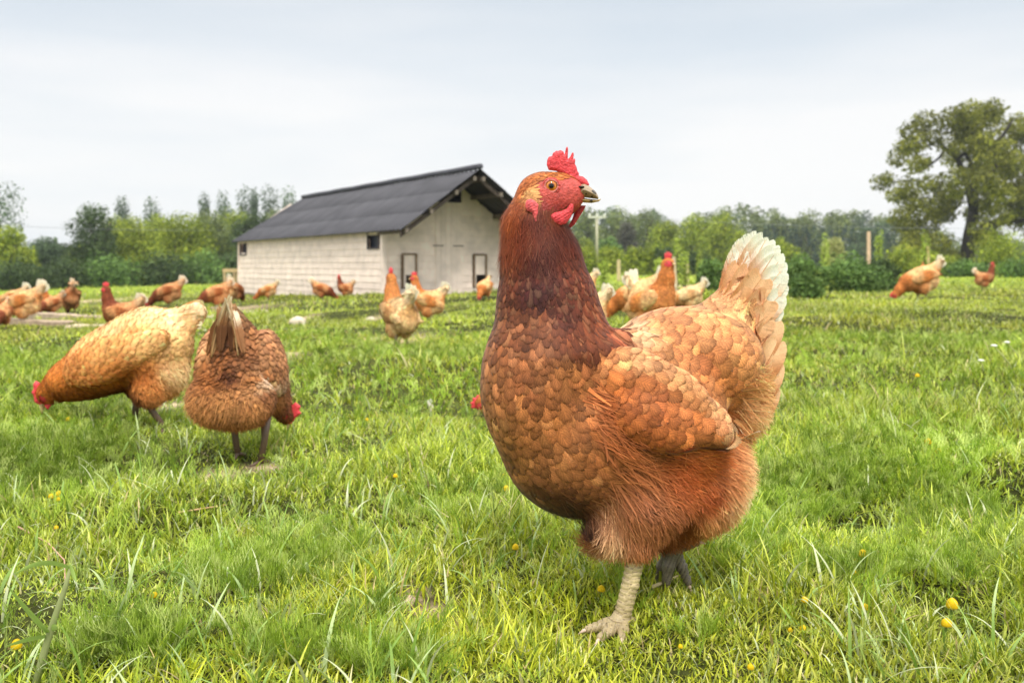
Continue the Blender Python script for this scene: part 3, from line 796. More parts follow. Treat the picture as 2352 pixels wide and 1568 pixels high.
for rx, ry, tx, ty, dd, hw in ((1690, 860, 1780, 738, 84, 36), (1698, 910, 1786, 785, 80, 36), (1700, 960, 1786, 836, 78, 30), (1705, 985, 1778, 890, 84, 26)):
    rt = g(rx, ry, dd - 5); tp = g(tx, ty, dd + 12)
    md = (np.array(rt) + np.array(tp)) / 2 + np.array((10, 10, -14))
    tail_quills.append((rt, md, tp, hw, (0.75, 0.6, 0.2), lin((200, 140, 90)), lin((236, 194, 148)), None, dict(nb=150, fray=0.0, tipw=0.5)))
tail_quills = [q[:7] + (None,) + q[8:] for q in tail_quills]

face_poly = zoomp([(1340, 560), (1640, 690), (1700, 800), (1560, 830), (1570, 960), (1540, 1110), (1400, 1130), (1300, 1010), (1200, 1065), (1050, 1100), (905, 1060), (895, 950), (905, 860), (885, 760), (862, 700), (920, 640), (1000, 598), (1100, 586), (1220, 606)])
comb_poly = zoomp([(1040, 455), (1012, 380), (1020, 310), (1040, 270), (1088, 255), (1100, 215), (1150, 182), (1172, 188), (1205, 172), (1250, 195), (1257, 232), (1266, 230), (1280, 150), (1299, 120), (1313, 150), (1310, 300),
                   (1340, 270), (1368, 210), (1390, 208), (1393, 250), (1386, 302), (1404, 288), (1414, 310), (1410, 370), (1432, 410), (1446, 470), (1466, 500), (1462, 530), (1522, 545), (1577, 590), (1612, 660), (1585, 690), (1480, 668), (1400, 620), (1340, 590), (1250, 520), (1150, 470)])
beak_up = zoomp([(1440, 660), (1540, 645), (1600, 672), (1650, 712), (1700, 755), (1724, 795), (1740, 835), (1735, 862), (1650, 852), (1480, 828), (1380, 850), (1290, 868), (1340, 815), (1420, 775)])
beak_lo = zoomp([(1375, 925), (1385, 880), (1480, 838), (1640, 862), (1720, 868), (1782, 854), (1745, 895), (1640, 917), (1520, 908), (1420, 930)])
wattle = zoomp([(1275, 1010), (1330, 935), (1372, 950), (1370, 1040), (1335, 1130), (1270, 1215), (1200, 1240), (1110, 1205), (1050, 1150), (1045, 1100), (1120, 1060), (1200, 1045)])
wattle_far = zoomp([(1380, 970), (1440, 920), (1530, 925), (1500, 985), (1440, 1080), (1370, 1190), (1310, 1245), (1265, 1225), (1330, 1120)])
lobe = zoomp([(735, 890), (790, 880), (850, 915), (890, 960), (880, 1080), (865, 1130), (872, 1200), (835, 1200), (820, 1120), (800, 1070), (735, 1045), (708, 990), (712, 930)])
HDs = surf_d(hen_solid, 1226, 485, -1)

def scaly_leg(shank, toes, col, dark, seed):
    def build(root, X, rng_):
        pr = [('c', a, b, ra, rb) for a, b, ra, rb in shank] + [('c', a, b, ra, rb) for t in toes for a, b, ra, rb in t]
        sdl = Solid(pr, 7)
        V, Q = solid_mesh(sdl, 2.4)
        N = sdl.grad(V)
        # overlapping scutes across the shank and toes
        a0 = np.array(shank[0][0]); ax = np.array(shank[-1][1]) - a0; L = np.linalg.norm(ax); ax /= L
        u = (V - a0) @ ax
        r = (V - a0) - u[:, None] * ax
        insh = (u < L + 8) & (np.linalg.norm(r, axis=1) < 40)
        ph = np.where(insh, u / 13.0, (V[:, 0] + V[:, 1] * 0.4) / 9.0)
        ph = ph + 0.35 * (vnoise(V[:, 0] * 0.06, V[:, 1] * 0.06, seed) - 0.5) + np.where(r[:, 0] < -2, 0.5, 0.0) * insh
        fr = ph - np.floor(ph)
        h = 2.1 * (1 - (2 * fr - 0.75) ** 2).clip(0, 1)
        V = V + N * h[:, None]
        t = (1 - sstep(0.0, 0.24, fr)) * 0.95
        n = vnoise(V[:, 0] * 0.07, V[:, 1] * 0.07, seed + 3)[:, None]
        c = col * (0.75 + 0.45 * n); c = c * (1 - t[:, None]) + dark * t[:, None]
        low = sstep(0.55, 1.1, u / L)[:, None]
        c = c * (1 - 0.45 * low) + dark * 0.9 * 0.45 * low
        lo = mesh_obj('leg', np_mesh('leg', X(V), Q, col=c), M_HORN, root)
        for tt in toes:
            a, b, ra, rb = tt[-1]
            a, b = np.array(a, float), np.array(b, float); d = (b - a) / np.linalg.norm(b - a)
            cb = Buf(); cb.tube([b - d * 2, b + d * 12 + (0, 1, 0), b + d * 24 + (0, 6, 0)], [rb * 0.75, rb * .5, 0.8], 7, C=lin((214, 186, 170)))
            cb.build('claw', M_HORN, lo, X=X)
    return build
near_leg = scaly_leg([(g(1468, 1240, -92), g(1448, 1340, -94), 21, 16.5), (g(1448, 1340, -94), g(1428, 1418, -96), 16.5, 18)],
                     [[(g(1424, 1422, -98), g(1388, 1436, -104), 15, 12), (g(1388, 1436, -104), g(1352, 1444, -110), 12, 8)],
                      [(g(1424, 1424, -100), g(1402, 1446, -125), 15, 12), (g(1402, 1446, -125), g(1380, 1464, -155), 12, 8)],
                      [(g(1430, 1424, -96), g(1432, 1446, -125), 14, 11), (g(1432, 1446, -125), g(1430, 1462, -150), 11, 8)],
                      [(g(1434, 1420, -90), g(1466, 1432, -70), 11, 7)]], lin((206, 186, 142)), lin((98, 80, 58)), 3)
far_leg = scaly_leg([(g(1528, 1180, 72), g(1548, 1258, 72), 19, 20)],
                    [[(g(1544, 1262, 70), g(1536, 1300, 66), 16, 13), (g(1536, 1300, 66), g(1530, 1336, 64), 13, 9)],
                     [(g(1552, 1268, 74), g(1566, 1302, 74), 13, 11), (g(1566, 1302, 74), g(1580, 1336, 72), 11, 8)],
                     [(g(1540, 1262, 84), g(1520, 1300, 96), 12, 10), (g(1520, 1300, 96), g(1512, 1330, 100), 10, 7)],
                     [(g(1556, 1258, 72), g(1574, 1250, 72), 12, 11), (g(1574, 1250, 72), g(1598, 1246, 72), 11, 8)]], lin((150, 138, 120)), lin((62, 56, 52)), 6)

main_spec = dict(s=S0, origin=(1430, 1430), prims=hen_prims, ctrl=hen_ctrl, h=7.0, hp=1.15, ncand=80000, seed=11, detail=True, face=face_poly, k=28, spacing=.45, rim=.36, fluff_n=4.5, lift_k=.34, camb=.16, wmin=.9, jit=.20, pale=lambda P: np.where((P[:, 1] < 800) & (P[:, 0] < 1420) & (P[:, 1] > 600), .22, .07), skip_box=(1688, 300, 2000, 700),
    wings=[wing_side(-1), wing_side(1)], quills=tail_quills,
    puffs=[('comb', comb_poly, HD, 7, 7, 0.0, FLESH), ('wattle', wattle, surf_d(hen_solid, 1275, 505, -1) - 6, 5.5, 8, 0.4, FLESH * 0.95), ('wattle', wattle_far + np.array((7, 3)), HD + 16, 4.5, 7, 0.5, FLESH * 0.75),
           ('earlobe', lobe, HDs - 6, 6, 7, 0.5, lin((222, 92, 96))), ('beak', beak_up, HD, 24, 15, 0.0, lin((158, 136, 110))), ('beak', beak_lo, HD, 15, 9, 0.0, lin((176, 148, 94)))],
    mud=[(1358, 443, 4.5), (1363, 448, 3.5), (1354, 465, 4.5), (1342, 450, 2.5), (1356, 455, 3)], nostril=(1331.0, 434.5, HD - 21.0, (7.0, 2.6, 3.0)),
    eyes=[(1263, 434, 13.6)], legs=[near_leg, far_leg])
p0 = at(1430, 1430, 1.03)
big_hen = make_hen(main_spec, p0)
tag(big_hen, 'large russet brown hen in front with laced feathers, head turned and muddy beak', 'hen', 'hens in the field')

# ---- the two hens feeding at the left
gB = ground(398, 988)
specB = dict(s=gB[1] / F, origin=(398, 988), k=15, h=5.0, hp=1.3, seed=21, ncand=42000, fine=True, spacing=.42, rim=.30, pale=0.0, jit=.12, fluff_n=1.2, face=(108, 912, 12),
    prims=[('e', (338, 795, 0), (98, 84, 82), -15), ('e', (262, 822, 0), (122, 72, 84), -28), ('e', (192, 864, 0), (84, 50, 66), -15), ('e', (368, 850, 0), (56, 62, 62), 0),
           ('c', (386, 762, 0), (448, 720, 0), 46, 22, 0.5), ('c', (166, 872, 0), (122, 896, 0), 42, 24), ('c', (120, 897, 0), (112, 903, 0), 25, 19), ('e', (110, 905, 0), (21, 18, 15), 20),
           ('e', (352, 890, -30), (36, 36, 34), 0), ('e', (312, 885, 30), (36, 36, 34), 0)],
    ctrl=[(100, 895, 0.9, -0.2, 13, 6, 206, 120, 50, 0, 2), (140, 868, 0.85, -0.4, 18, 9, 214, 128, 56, 0, 2), (140, 915, 1, 0.0, 18, 9, 150, 76, 28, 0, 2), (205, 800, 0.8, -0.6, 24, 14, 244, 188, 122, 0, 3),
          (200, 850, 0.9, -0.3, 24, 14, 206, 122, 56, 0, 3), (200, 905, 1, 0.1, 24, 14, 146, 76, 30, 0, 3), (270, 750, 0.85, -0.45, 25, 16, 250, 206, 146, 0, 4), (270, 810, 0.95, -0.3, 26, 17, 226, 146, 78, 0, 4),
          (270, 870, 1, 0, 27, 16, 196, 112, 50, 0, 4), (270, 915, 1, 0.2, 22, 13, 110, 56, 24, 0.3, 4), (340, 712, 1, -0.25, 26, 16, 252, 210, 152, 0, 4), (340, 780, 1, -0.2, 27, 17, 234, 164, 94, 0, 5),
          (310, 850, 0.9, -0.5, 26, 15, 204, 126, 62, 0.1, 4), (340, 845, 0.8, 0.6, 26, 13, 200, 122, 62, 0.6, 5), (400, 740, 1, -0.3, 27, 17, 248, 206, 150, 0, 4), (455, 708, 1, -0.1, 28, 16, 252, 218, 170, 0, 3),
          (410, 790, 0.9, 0.2, 26, 15, 240, 184, 122, 0.1, 5), (430, 750, 1, 0.1, 26, 15, 240, 186, 126, 0, 4), (360, 880, 0.6, 0.8, 26, 12, 206, 132, 70, 0.9, 6), (410, 850, 0.7, 0.7, 26, 12, 238, 190, 136, 0.95, 6),
          (380, 920, 0.3, 1, 24, 11, 196, 130, 76, 0.95, 5), (330, 920, 0.2, 1, 22, 11, 120, 70, 38, 0.9, 5)],
    wings=[dict(prims=[('e', (270, 822, -72), (95, 46, 22), -22), ('e', (350, 792, -68), (62, 30, 16), -24)], ncand=9000,
                ctrl=[(200, 845, 0.9, -0.4, 24, 14, 222, 146, 82, 0, 3), (270, 800, 0.9, -0.4, 26, 16, 238, 172, 104, 0, 3), (290, 850, 0.9, -0.4, 28, 16, 214, 134, 70, 0, 3), (360, 790, 0.95, -0.35, 34, 15, 240, 182, 118, 0, 3)]),
           dict(prims=[('e', (270, 822, 72), (95, 46, 22), -22), ('e', (350, 792, 68), (62, 30, 16), -24)], ncand=3000,
                ctrl=[(200, 845, 0.9, -0.4, 24, 14, 222, 146, 82, 0, 3), (290, 850, 0.9, -0.4, 28, 16, 214, 134, 70, 0, 3), (360, 790, 0.95, -0.35, 34, 15, 240, 182, 118, 0, 3)])],
    quills=[((395, 760 - k * 6, dd), (430, 735 - k * 6, dd), (468 - abs(k - 3) * 3, 742 - k * 8, dd * .6), 15, (0.5, 0.8, 0.2), lin((236, 186, 128)), lin((252, 226, 184)), None, dict(nb=30)) for k, dd in enumerate((-10, -14, -8, 4, 10, 14))],
    puffs=[('comb', [(104, 930), (92, 930), (80, 924), (77, 908), (72, 901), (77, 893), (76, 882), (82, 874), (90, 878), (95, 888), (104, 891), (104, 908)], 0, 7, 6, 0.4, FLESH * 1.05),
           ('wattle', [(108, 918), (120, 915), (122, 930), (114, 940), (106, 932)], -8, 3, 4, 0, FLESH), ('beak', [(92, 922), (104, 924), (102, 940), (97, 952), (92, 938)], 0, 6, 5, 0, HORN)],
    eyes=[(109, 905, 3.4)],
    legs=[dict(col=LEG_DARK, tubes=[([(352, 905, -28), (362, 940, -30), (392, 978, -34)], [13, 8, 6.5]), ([(392, 978, -34), (376, 990, -44)], [5, 3]), ([(392, 978, -34), (388, 996, -50)], [5, 3]), ([(392, 978, -34), (404, 992, -40)], [5, 3]), ([(392, 978, -34), (412, 980, -28)], [5, 3])]),
          dict(col=LEG_DARK, tubes=[([(312, 905, 28), (300, 940, 30), (296, 985, 30)], [13, 8, 6.5]), ([(296, 985, 30), (270, 992, 26)], [5, 3]), ([(296, 985, 30), (276, 996, 10)], [5, 3]), ([(296, 985, 30), (292, 996, 8)], [5, 3])])])
tag(make_hen(specB, gB), 'golden buff hen stretched out low, pecking in the leafy weeds at the left', 'hen', 'hens in the field')

gC = ground(570, 1066)
specC = dict(s=gC[1] / F, origin=(570, 1066), k=11, h=4.5, hp=1.3, seed=31, ncand=42000, fine=True, spacing=.42, rim=.42, jit=.22, fluff_n=1.5, face=(621, 977, 11),
    prims=[('e', (538, 920, 0), (90, 58, 74), 0), ('e', (492, 914, -22), (50, 52, 48), 0), ('e', (584, 917, -22), (48, 54, 48), 0), ('e', (545, 858, 55), (82, 80, 104), 0), ('c', (542, 838, 45), (532, 712, 5), 80, 11),
           ('e', (484, 842, 55), (26, 70, 76), 14), ('e', (608, 846, 55), (26, 72, 76), -14), ('c', (580, 890, 140), (614, 962, 155), 44, 20), ('e', (620, 977, 155), (20, 17, 15), 20)],
    ctrl=[(530, 700, 0, 1, 30, 10, 150, 112, 76, 0, 3), (532, 770, 0, 1, 30, 14, 92, 56, 34, 0, 4), (490, 770, -0.3, 1, 32, 15, 176, 120, 78, 0, 5), (575, 770, 0.3, 1, 32, 15, 170, 112, 70, 0, 5),  # dark middle rows paint the shade of the tail gap into the feathers
          (462, 820, -0.1, 1, 36, 16, 172, 116, 74, 0, 5), (630, 830, 0.1, 1, 36, 16, 164, 108, 70, 0, 5), (520, 820, 0, 1, 28, 14, 142, 86, 46, 0, 5), (565, 825, 0, 1, 28, 14, 146, 92, 56, 0, 5),
          (540, 852, 0, 1, 24, 12, 92, 50, 26, 0.2, 5), (500, 865, 0, 1, 26, 12, 160, 100, 54, 0.6, 6), (590, 865, 0, 1, 26, 12, 164, 108, 62, 0.6, 6), (612, 862, 0.2, 1, 26, 14, 226, 196, 166, 0.2, 5),
          (480, 920, -0.2, 1, 26, 12, 182, 124, 72, 0.95, 6), (540, 915, 0, 1, 26, 12, 178, 124, 74, 0.95, 6), (600, 920, 0.1, 1, 26, 12, 186, 128, 76, 0.95, 6), (540, 985, 0, 1, 24, 11, 140, 90, 50, 0.95, 6),
          (440, 925, -0.3, 1, 24, 11, 180, 124, 76, 0.9, 5), (625, 905, 0.2, 1, 26, 13, 150, 96, 60, 0.3, 4), (650, 950, 0.3, 1, 14, 7, 127, 70, 43, 0, 2)],
    wings=[dict(prims=[('e', (476, 832, 40), (28, 70, 66), 16), ('e', (474, 790, 60), (16, 36, 50), 20)], ncand=7000, ctrl=[(470, 790, -0.2, 1, 34, 16, 190, 136, 92, 0, 3), (470, 850, 0, 1, 36, 16, 172, 114, 70, 0, 3), (490, 840, 0, 1, 36, 16, 158, 100, 58, 0, 3)]),
           dict(prims=[('e', (612, 840, 40), (27, 74, 66), -14), ('e', (602, 800, 60), (16, 36, 50), -20)], ncand=7000, ctrl=[(620, 790, 0.2, 1, 34, 16, 176, 120, 80, 0, 3), (622, 850, 0, 1, 36, 16, 168, 110, 70, 0, 3), (606, 870, 0, 1, 30, 14, 226, 200, 176, 0, 3)])],
    quills=[((502, 815, -52), (508, 755, -46), (534, 681, -22), 13, (0.35, 0.2, 0.9), lin((190, 150, 104)), lin((232, 214, 178)), None, dict(nb=30)),
            ((562, 812, -52), (552, 752, -46), (524, 690, -22), 13, (-0.35, 0.2, 0.9), lin((196, 160, 116)), lin((240, 228, 204)), None, dict(nb=30)),
            ((512, 800, -44), (518, 748, -38), (531, 688, -16), 10, (0.6, 0.1, 0.8), lin((150, 104, 64)), lin((200, 170, 130)), None, dict(nb=30)),
            ((550, 800, -44), (545, 748, -38), (533, 694, -16), 10, (-0.6, 0.1, 0.8), lin((150, 104, 64)), lin((214, 190, 156)), None, dict(nb=30)),
            *[((rx, 812 - k * 3, -50 + k), (rx * .5 + 265 + dxx, 756, -42), (tx, ty, -20 - k), 15, (.6, .2, .7), lin(c1), lin(c2), None, dict(nb=26, fray=.3)) for k, (rx, dxx, tx, ty, c1, c2) in enumerate(((492, -6, 522, 722, (150, 104, 66), (206, 172, 130)), (574, 6, 541, 716, (146, 100, 64), (232, 214, 182)), (520, -4, 516, 706, (112, 74, 46), (170, 132, 92)), (546, 8, 546, 734, (96, 62, 40), (190, 150, 110)), (566, 10, 552, 752, (150, 104, 68), (232, 214, 186)), (500, -10, 510, 748, (150, 104, 68), (214, 186, 146))))],
            ((530, 790, -20), (532, 750, -12), (536, 700, 0), 10, (1, 0, 0.2), lin((120, 76, 44)), lin((170, 130, 90)), None, dict(nb=30))],
    puffs=[('comb', [(613, 997.1), (618.8, 972.8), (626, 953.9), (636.2, 951.2), (644.9, 944.5), (657.9, 955.3), (653.6, 964.7), (659.4, 972.8), (644.9, 983.6), (633.3, 999.8)], 152, 5, 5, 0.4, FLESH * 1.05), ('beak', [(618, 990), (628, 990), (630, 1007), (624, 1014)], 155, 5, 4, 0, HORN)],
    eyes=[(621, 979, 3.4)],
    legs=[dict(col=LEG_DARK, tubes=[([(530, 965, 30), (534, 1005, 22), (540, 1044, 20)], [13, 8, 7]), ([(540, 1044, 20), (552, 1054, 44)], [5, 3]), ([(540, 1044, 20), (530, 1054, 48)], [5, 3]), ([(540, 1044, 20), (542, 1060, 50)], [5, 3]), ([(540, 1044, 20), (538, 1056, 0)], [5, 3])]),
          dict(col=LEG_DARK, tubes=[([(606, 955, 20), (606, 1008, 10), (598, 1060, 4)], [14, 8, 7.5]), ([(598, 1060, 4), (580, 1068, 30)], [5.5, 3]), ([(598, 1060, 4), (600, 1070, 34)], [5.5, 3]), ([(598, 1060, 4), (618, 1066, 30)], [5.5, 3]), ([(598, 1060, 4), (578, 1068, -16)], [5.5, 3])])])
tag(make_hen(specC, gC), 'brown hen seen from behind with raised tail and a very fluffy rump, head down', 'hen', 'hens in the field')

# ---- the flock further back: four birds built once, then copied
TANP = dict(neck=(200, 120, 60), back=(230, 178, 122), side=(212, 142, 82), breast=(204, 128, 70), fluff=(230, 184, 130), tail=(236, 204, 160), tip=(248, 234, 210), wing=(206, 128, 66))
BRNP = dict(neck=(128, 64, 38), back=(204, 144, 94), side=(180, 112, 64), breast=(142, 82, 46), fluff=(204, 150, 100), tail=(226, 180, 136), tip=(246, 226, 200), wing=(166, 92, 46))
CRMP = dict(neck=(204, 130, 70), back=(236, 196, 144), side=(226, 172, 112), breast=(212, 150, 92), fluff=(232, 192, 138), tail=(240, 212, 168), tip=(248, 236, 214), wing=(222, 168, 112))
def proto(pose, P, seed):
    n, bk, sdc, br, fl, tl, wg = (P[k] for k in ('neck', 'back', 'side', 'breast', 'fluff', 'tail', 'wing'))
    leg = lambda sg, x: dict(col=lin((150, 130, 104)), tubes=[([(x + 8, -95, 36 * sg), (x + 16, -52, 38 * sg), (x, -6, 40 * sg)], [15, 8, 7]), ([(x, -6, 40 * sg), (x - 42, -2, 40 * sg)], [6, 3]),
                             ([(x, -6, 40 * sg), (x - 32, -2, 22 * sg)], [6, 3]), ([(x, -6, 40 * sg), (x - 32, -2, 60 * sg)], [6, 3]), ([(x, -6, 40 * sg), (x + 22, -2, 38 * sg)], [5, 3])])
    if pose == 'stand':
        prims = [('e', (-58, -205, 0), (80, 86, 72), 0), ('e', (12, -200, 0), (124, 82, 75), -8), ('e', (72, -162, 0), (72, 72, 68), 0), ('e', (5, -118, 34), (48, 58, 40), 0), ('e', (-5, -118, -34), (48, 58, 40), 0),
                 ('c', (92, -235, 0), (156, -305, 0), 56, 30, 0.5), ('c', (-88, -255, 0), (-106, -325, 0), 58, 38, 0.9), ('c', (-106, -325, 0), (-112, -380, 0), 38, 28, 0.9), ('e', (-120, -396, 0), (33, 27, 23), 0)]
        ctrl = [(-110, -405, 1, .3, 16, 8, *n, 0, 2), (-90, -370, .3, 1, 26, 11, *n, 0, 3), (-130, -330, .1, 1, 28, 12, *n, 0, 3), (-75, -300, .4, 1, 38, 14, *n, 0, 4), (-140, -240, 0, 1, 30, 20, *br, 0, 3),
                (-120, -170, .4, 1, 32, 22, *br, 0, 4), (-60, -150, .9, .6, 34, 22, *sdc, .1, 4), (-40, -240, 1, .2, 36, 22, *bk, 0, 4), (30, -265, 1, 0, 38, 24, *bk, 0, 5), (20, -200, 1, .3, 38, 22, *sdc, 0, 5),
                (90, -240, 1, .1, 42, 24, *bk, 0, 5), (130, -290, .7, -.7, 50, 24, *tl, 0, 4), (160, -320, .6, -.7, 50, 24, *tl, 0, 4), (125, -220, .8, .3, 40, 22, *sdc, .1, 5), (90, -150, .7, .7, 40, 18, *fl, .9, 8),
                (0, -110, .3, 1, 36, 18, *sdc, .7, 6), (50, -120, .5, .9, 36, 18, *fl, .9, 8), (-20, -80, 0, 1, 24, 14, *br, .8, 5)]
        wz = [(-15, -205, 95, 48, 20), (70, -180, 62, 30, 28)]
        comb = [(-140, -408), (-138, -425), (-146, -440), (-138, -452), (-130, -444), (-126, -462), (-116, -450), (-110, -462), (-104, -448), (-94, -452), (-92, -436), (-98, -420), (-108, -415)]
        wat = [(-140, -388), (-128, -384), (-128, -366), (-138, -356), (-147, -366)]; beak = [(-146, -402), (-158, -401), (-170, -392), (-172, -386), (-160, -388), (-146, -386)]
        face, eye = (-134, -394, 19), (-130, -399, 4.5)
        tq = [((105, -245, dd), (140, -280, dd), (146 + k * 11, -364 + abs(k - 2) * 3 + k * 10, dd * 1.4), 30, (.7, .6, .25)) for k, dd in enumerate((-8, 6, -4, 8, 0))]
    else:
        prims = [('e', (8, -188, 0), (126, 78, 75), -20), ('e', (-75, -150, 0), (78, 72, 68), -15), ('e', (74, -165, 0), (70, 70, 66), 0), ('e', (5, -115, 34), (44, 55, 38), 0), ('e', (15, -115, -34), (44, 55, 38), 0),
                 ('c', (98, -232, 0), (164, -302, 0), 54, 28, 0.5), ('c', (-112, -138, 0), (-165, -88, 0), 54, 34, 0.9), ('c', (-165, -88, 0), (-190, -54, 0), 34, 26, 0.9), ('e', (-200, -40, 0), (29, 25, 21), 40)]
        ctrl = [(-195, -60, .6, -.8, 14, 8, *n, 0, 2), (-170, -110, .7, -.7, 26, 12, *n, 0, 3), (-150, -70, .8, -.4, 26, 12, *n, 0, 3), (-130, -160, .8, -.5, 32, 16, *n, 0, 4), (-110, -100, 1, -.2, 30, 18, *br, 0, 3),
                (-70, -200, .9, -.4, 34, 20, *bk, 0, 4), (-70, -130, 1, 0, 34, 20, *sdc, .05, 4), (-50, -95, 1, .3, 30, 18, *br, .3, 4), (0, -250, .95, -.3, 38, 22, *bk, 0, 5), (10, -190, 1, -.1, 38, 22, *sdc, 0, 5),
                (80, -265, 1, -.2, 40, 22, *bk, 0, 5), (140, -285, .8, -.6, 48, 24, *tl, 0, 4), (180, -310, .7, -.6, 48, 24, *tl, 0, 4), (125, -225, .9, .1, 40, 22, *sdc, .1, 5), (95, -150, .7, .7, 40, 18, *fl, .9, 8),
                (5, -100, .3, 1, 34, 18, *sdc, .7, 6), (55, -110, .5, .9, 34, 18, *fl, .9, 8)]
        wz = [(-5, -190, 92, 44, -20), (72, -205, 60, 28, -10)]
        comb = [(-203, -64), (-212, -74), (-222, -80), (-228, -68), (-240, -70), (-238, -56), (-250, -50), (-242, -42), (-246, -32), (-234, -28), (-222, -32), (-212, -46)]
        wat = [(-200, -22), (-190, -30), (-178, -20), (-182, -8), (-194, -8)]; beak = [(-214, -32), (-204, -18), (-212, -8), (-222, 0), (-224, -10)]
        face, eye = (-208, -36, 18), (-206, -40, 4.5)
        tq = [((108, -240, dd), (150, -270, dd), (160 + k * 11, -366 + abs(k - 2) * 3 + k * 12, dd * 1.4), 29, (.7, .6, .25)) for k, dd in enumerate((-8, 6, -4, 8, 0))]
    wc = [(-60, -200, .95, .3 if pose == 'stand' else -.3, 34, 20, *bk, 0, 3), (10, -215, .95, .2 if pose == 'stand' else -.3, 36, 22, *wg, 0, 4), (20, -180, .95, .3 if pose == 'stand' else -.2, 38, 22, *wg, 0, 4), (90, -190, .9, .4 if pose == 'stand' else -.1, 44, 20, *bk, 0, 3)]
    wings = [dict(prims=[('e', (x, y, sg * (70 - 8 * i)), (rx, ry, 20 - 5 * i), a) for i, (x, y, rx, ry, a) in enumerate(wz)], ctrl=wc, ncand=2500) for sg in (-1, 1)]
    return dict(s=.001, origin=(0, 0), k=22, h=8.0, hp=2.6, seed=seed, ncand=14000, spacing=.46, rim=.3, jit=.16, fluff_n=.8, face=face, prims=prims, ctrl=ctrl, wings=wings,
                quills=[q + (lin(tl), lin(P['tip']), None, dict(nb=26, white_from=.35, fray=.05)) for q in tq],
                puffs=[('comb', comb, 0, 5, 6, 0, FLESH), ('wattle', wat, -9, 4, 5, 0, FLESH * .9), ('wattle', wat, 9, 4, 5, 0, FLESH * .9), ('beak', beak, 0, 7, 6, 0, HORN)], eyes=[(*eye[:2], eye[2])],
                legs=[leg(-1, 18), leg(1, -4)])

# pose, palette, foot x, foot y, height in the photo, heading (0 = to the left, 90 = towards the viewer), what sets it apart
flock = [
    ('stand', 'B', 2262, 667, 80, 176, 'far brown hen standing upright in open grass at the right, facing away from the others'),
    ('peck', 'T', 2112, 691, 112, 4, 'tan hen with raised pale tail pecking on open grass in front of the oak'),
    ('stand', 'T', 2122, 676, 74, 60, 'hen half hidden behind the hen pecking near the oak, only its red comb showing'),
    ('peck', 'B', 1806, 672, 44, 5, 'far hen mostly hidden behind the small round bush, tail sticking out'),
    ('peck', 'C', 1578, 722, 84, 0, 'pale cream hen bending down behind the russet back of the front hen'),
    ('stand', 'T', 1496, 780, 200, 128, 'orange brown hen standing upright with tall red comb above the back of the front hen'),
    ('peck', 'T', 1462, 738, 124, 0, 'hen feeding behind the upright brown one, its rounded tail beside the red comb'),
    ('stand', 'C', 1340, 780, 160, 0, 'pale hen with white wing tip half hidden behind the neck of the front hen'),
    ('stand', 'T', 1338, 690, 92, 8, 'distant hen hidden behind the neck of the front hen, only its white tail tip visible'),
    ('peck', 'T', 1113, 690, 62, 70, 'small tan hen pecking towards the viewer beside the second pop hole of the shed'),
    ('stand', 'C', 918, 799, 184, -58, 'cream hen seen from behind in mid field, head up and turned aside'),
    ('stand', 'T', 982, 742, 118, 6, 'orange tan hen in profile just behind the cream hen in mid field'),
    ('stand', 'B', 793, 686, 56, 0, 'small hen with raised head standing close to the long shed wall'),
    ('peck', 'B', 741, 691, 54, 185, 'small dark necked hen stooping face to face with another at the shed wall'),
    ('peck', 'T', 614, 690, 48, 2, 'small white tailed hen pecking at the base of the shed wall near its far corner'),
    ('peck', 'T', 520, 704, 74, -62, 'tan hen with tail up at the far corner of the shed, nearer of a pair'),
    ('peck', 'B', 541, 696, 62, -104, 'brown hen with tail up tight against the far corner of the shed'),
    ('peck', 'B', 494, 710, 72, 25, 'dark brown hen stooping with white tail in the gap left of the shed corner'),
    ('peck', 'B', 384, 708, 74, 4, 'brown hen with pointed upright tail alone in front of the hedge'),
    ('stand', 'B', 278, 776, 128, 8, 'dark necked hen with rounded pale tail standing by the end of the timbers'),
    ('peck', 'T', 48, 746, 102, 3, 'buff hen with pale rump standing on the timbers at the frame edge'),
    ('peck', 'B', 4, 757, 76, 100, 'dark brown hen cut off by the frame in front of the buff one'),
    ('peck', 'T', 26, 722, 82, 2, 'pale hen behind the buff one, two tail tips raised above it'),
    ('stand', 'T', 100, 726, 84, 118, 'white necked hen with red comb standing at the back of the crowded group'),
    ('peck', 'B', 116, 727, 60, 55, 'dark hen with red face bent down over the timbers'),
    ('peck', 'B', 162, 722, 82, -58, 'rusty hen with two white tail tufts crouched behind the grey timber'),
    ('peck', 'T', 1240, 957, 232, 0, 'hen hidden behind the breast of the front hen, only its red comb visible'),
]
PROTOS = {}
for pose, pal, px, py, hpx, head, label in flock:
    P = ground(px, py)
    full = 0.455 if pose == 'stand' else 0.358
    sc = hpx * P[1] / F / full
    sc = min(max(sc, 0.55), 1.5)
    key = (pose, pal)
    if key not in PROTOS:
        PROTOS[key] = make_hen(proto(pose, dict(T=TANP, B=BRNP, C=CRMP)[pal], 40 + len(PROTOS)), P, R(head), sc)
        o = PROTOS[key]
    else:
        o = copy_hen(PROTOS[key], P, R(head), sc)
    tag(o, label, 'hen', 'hens in the field')
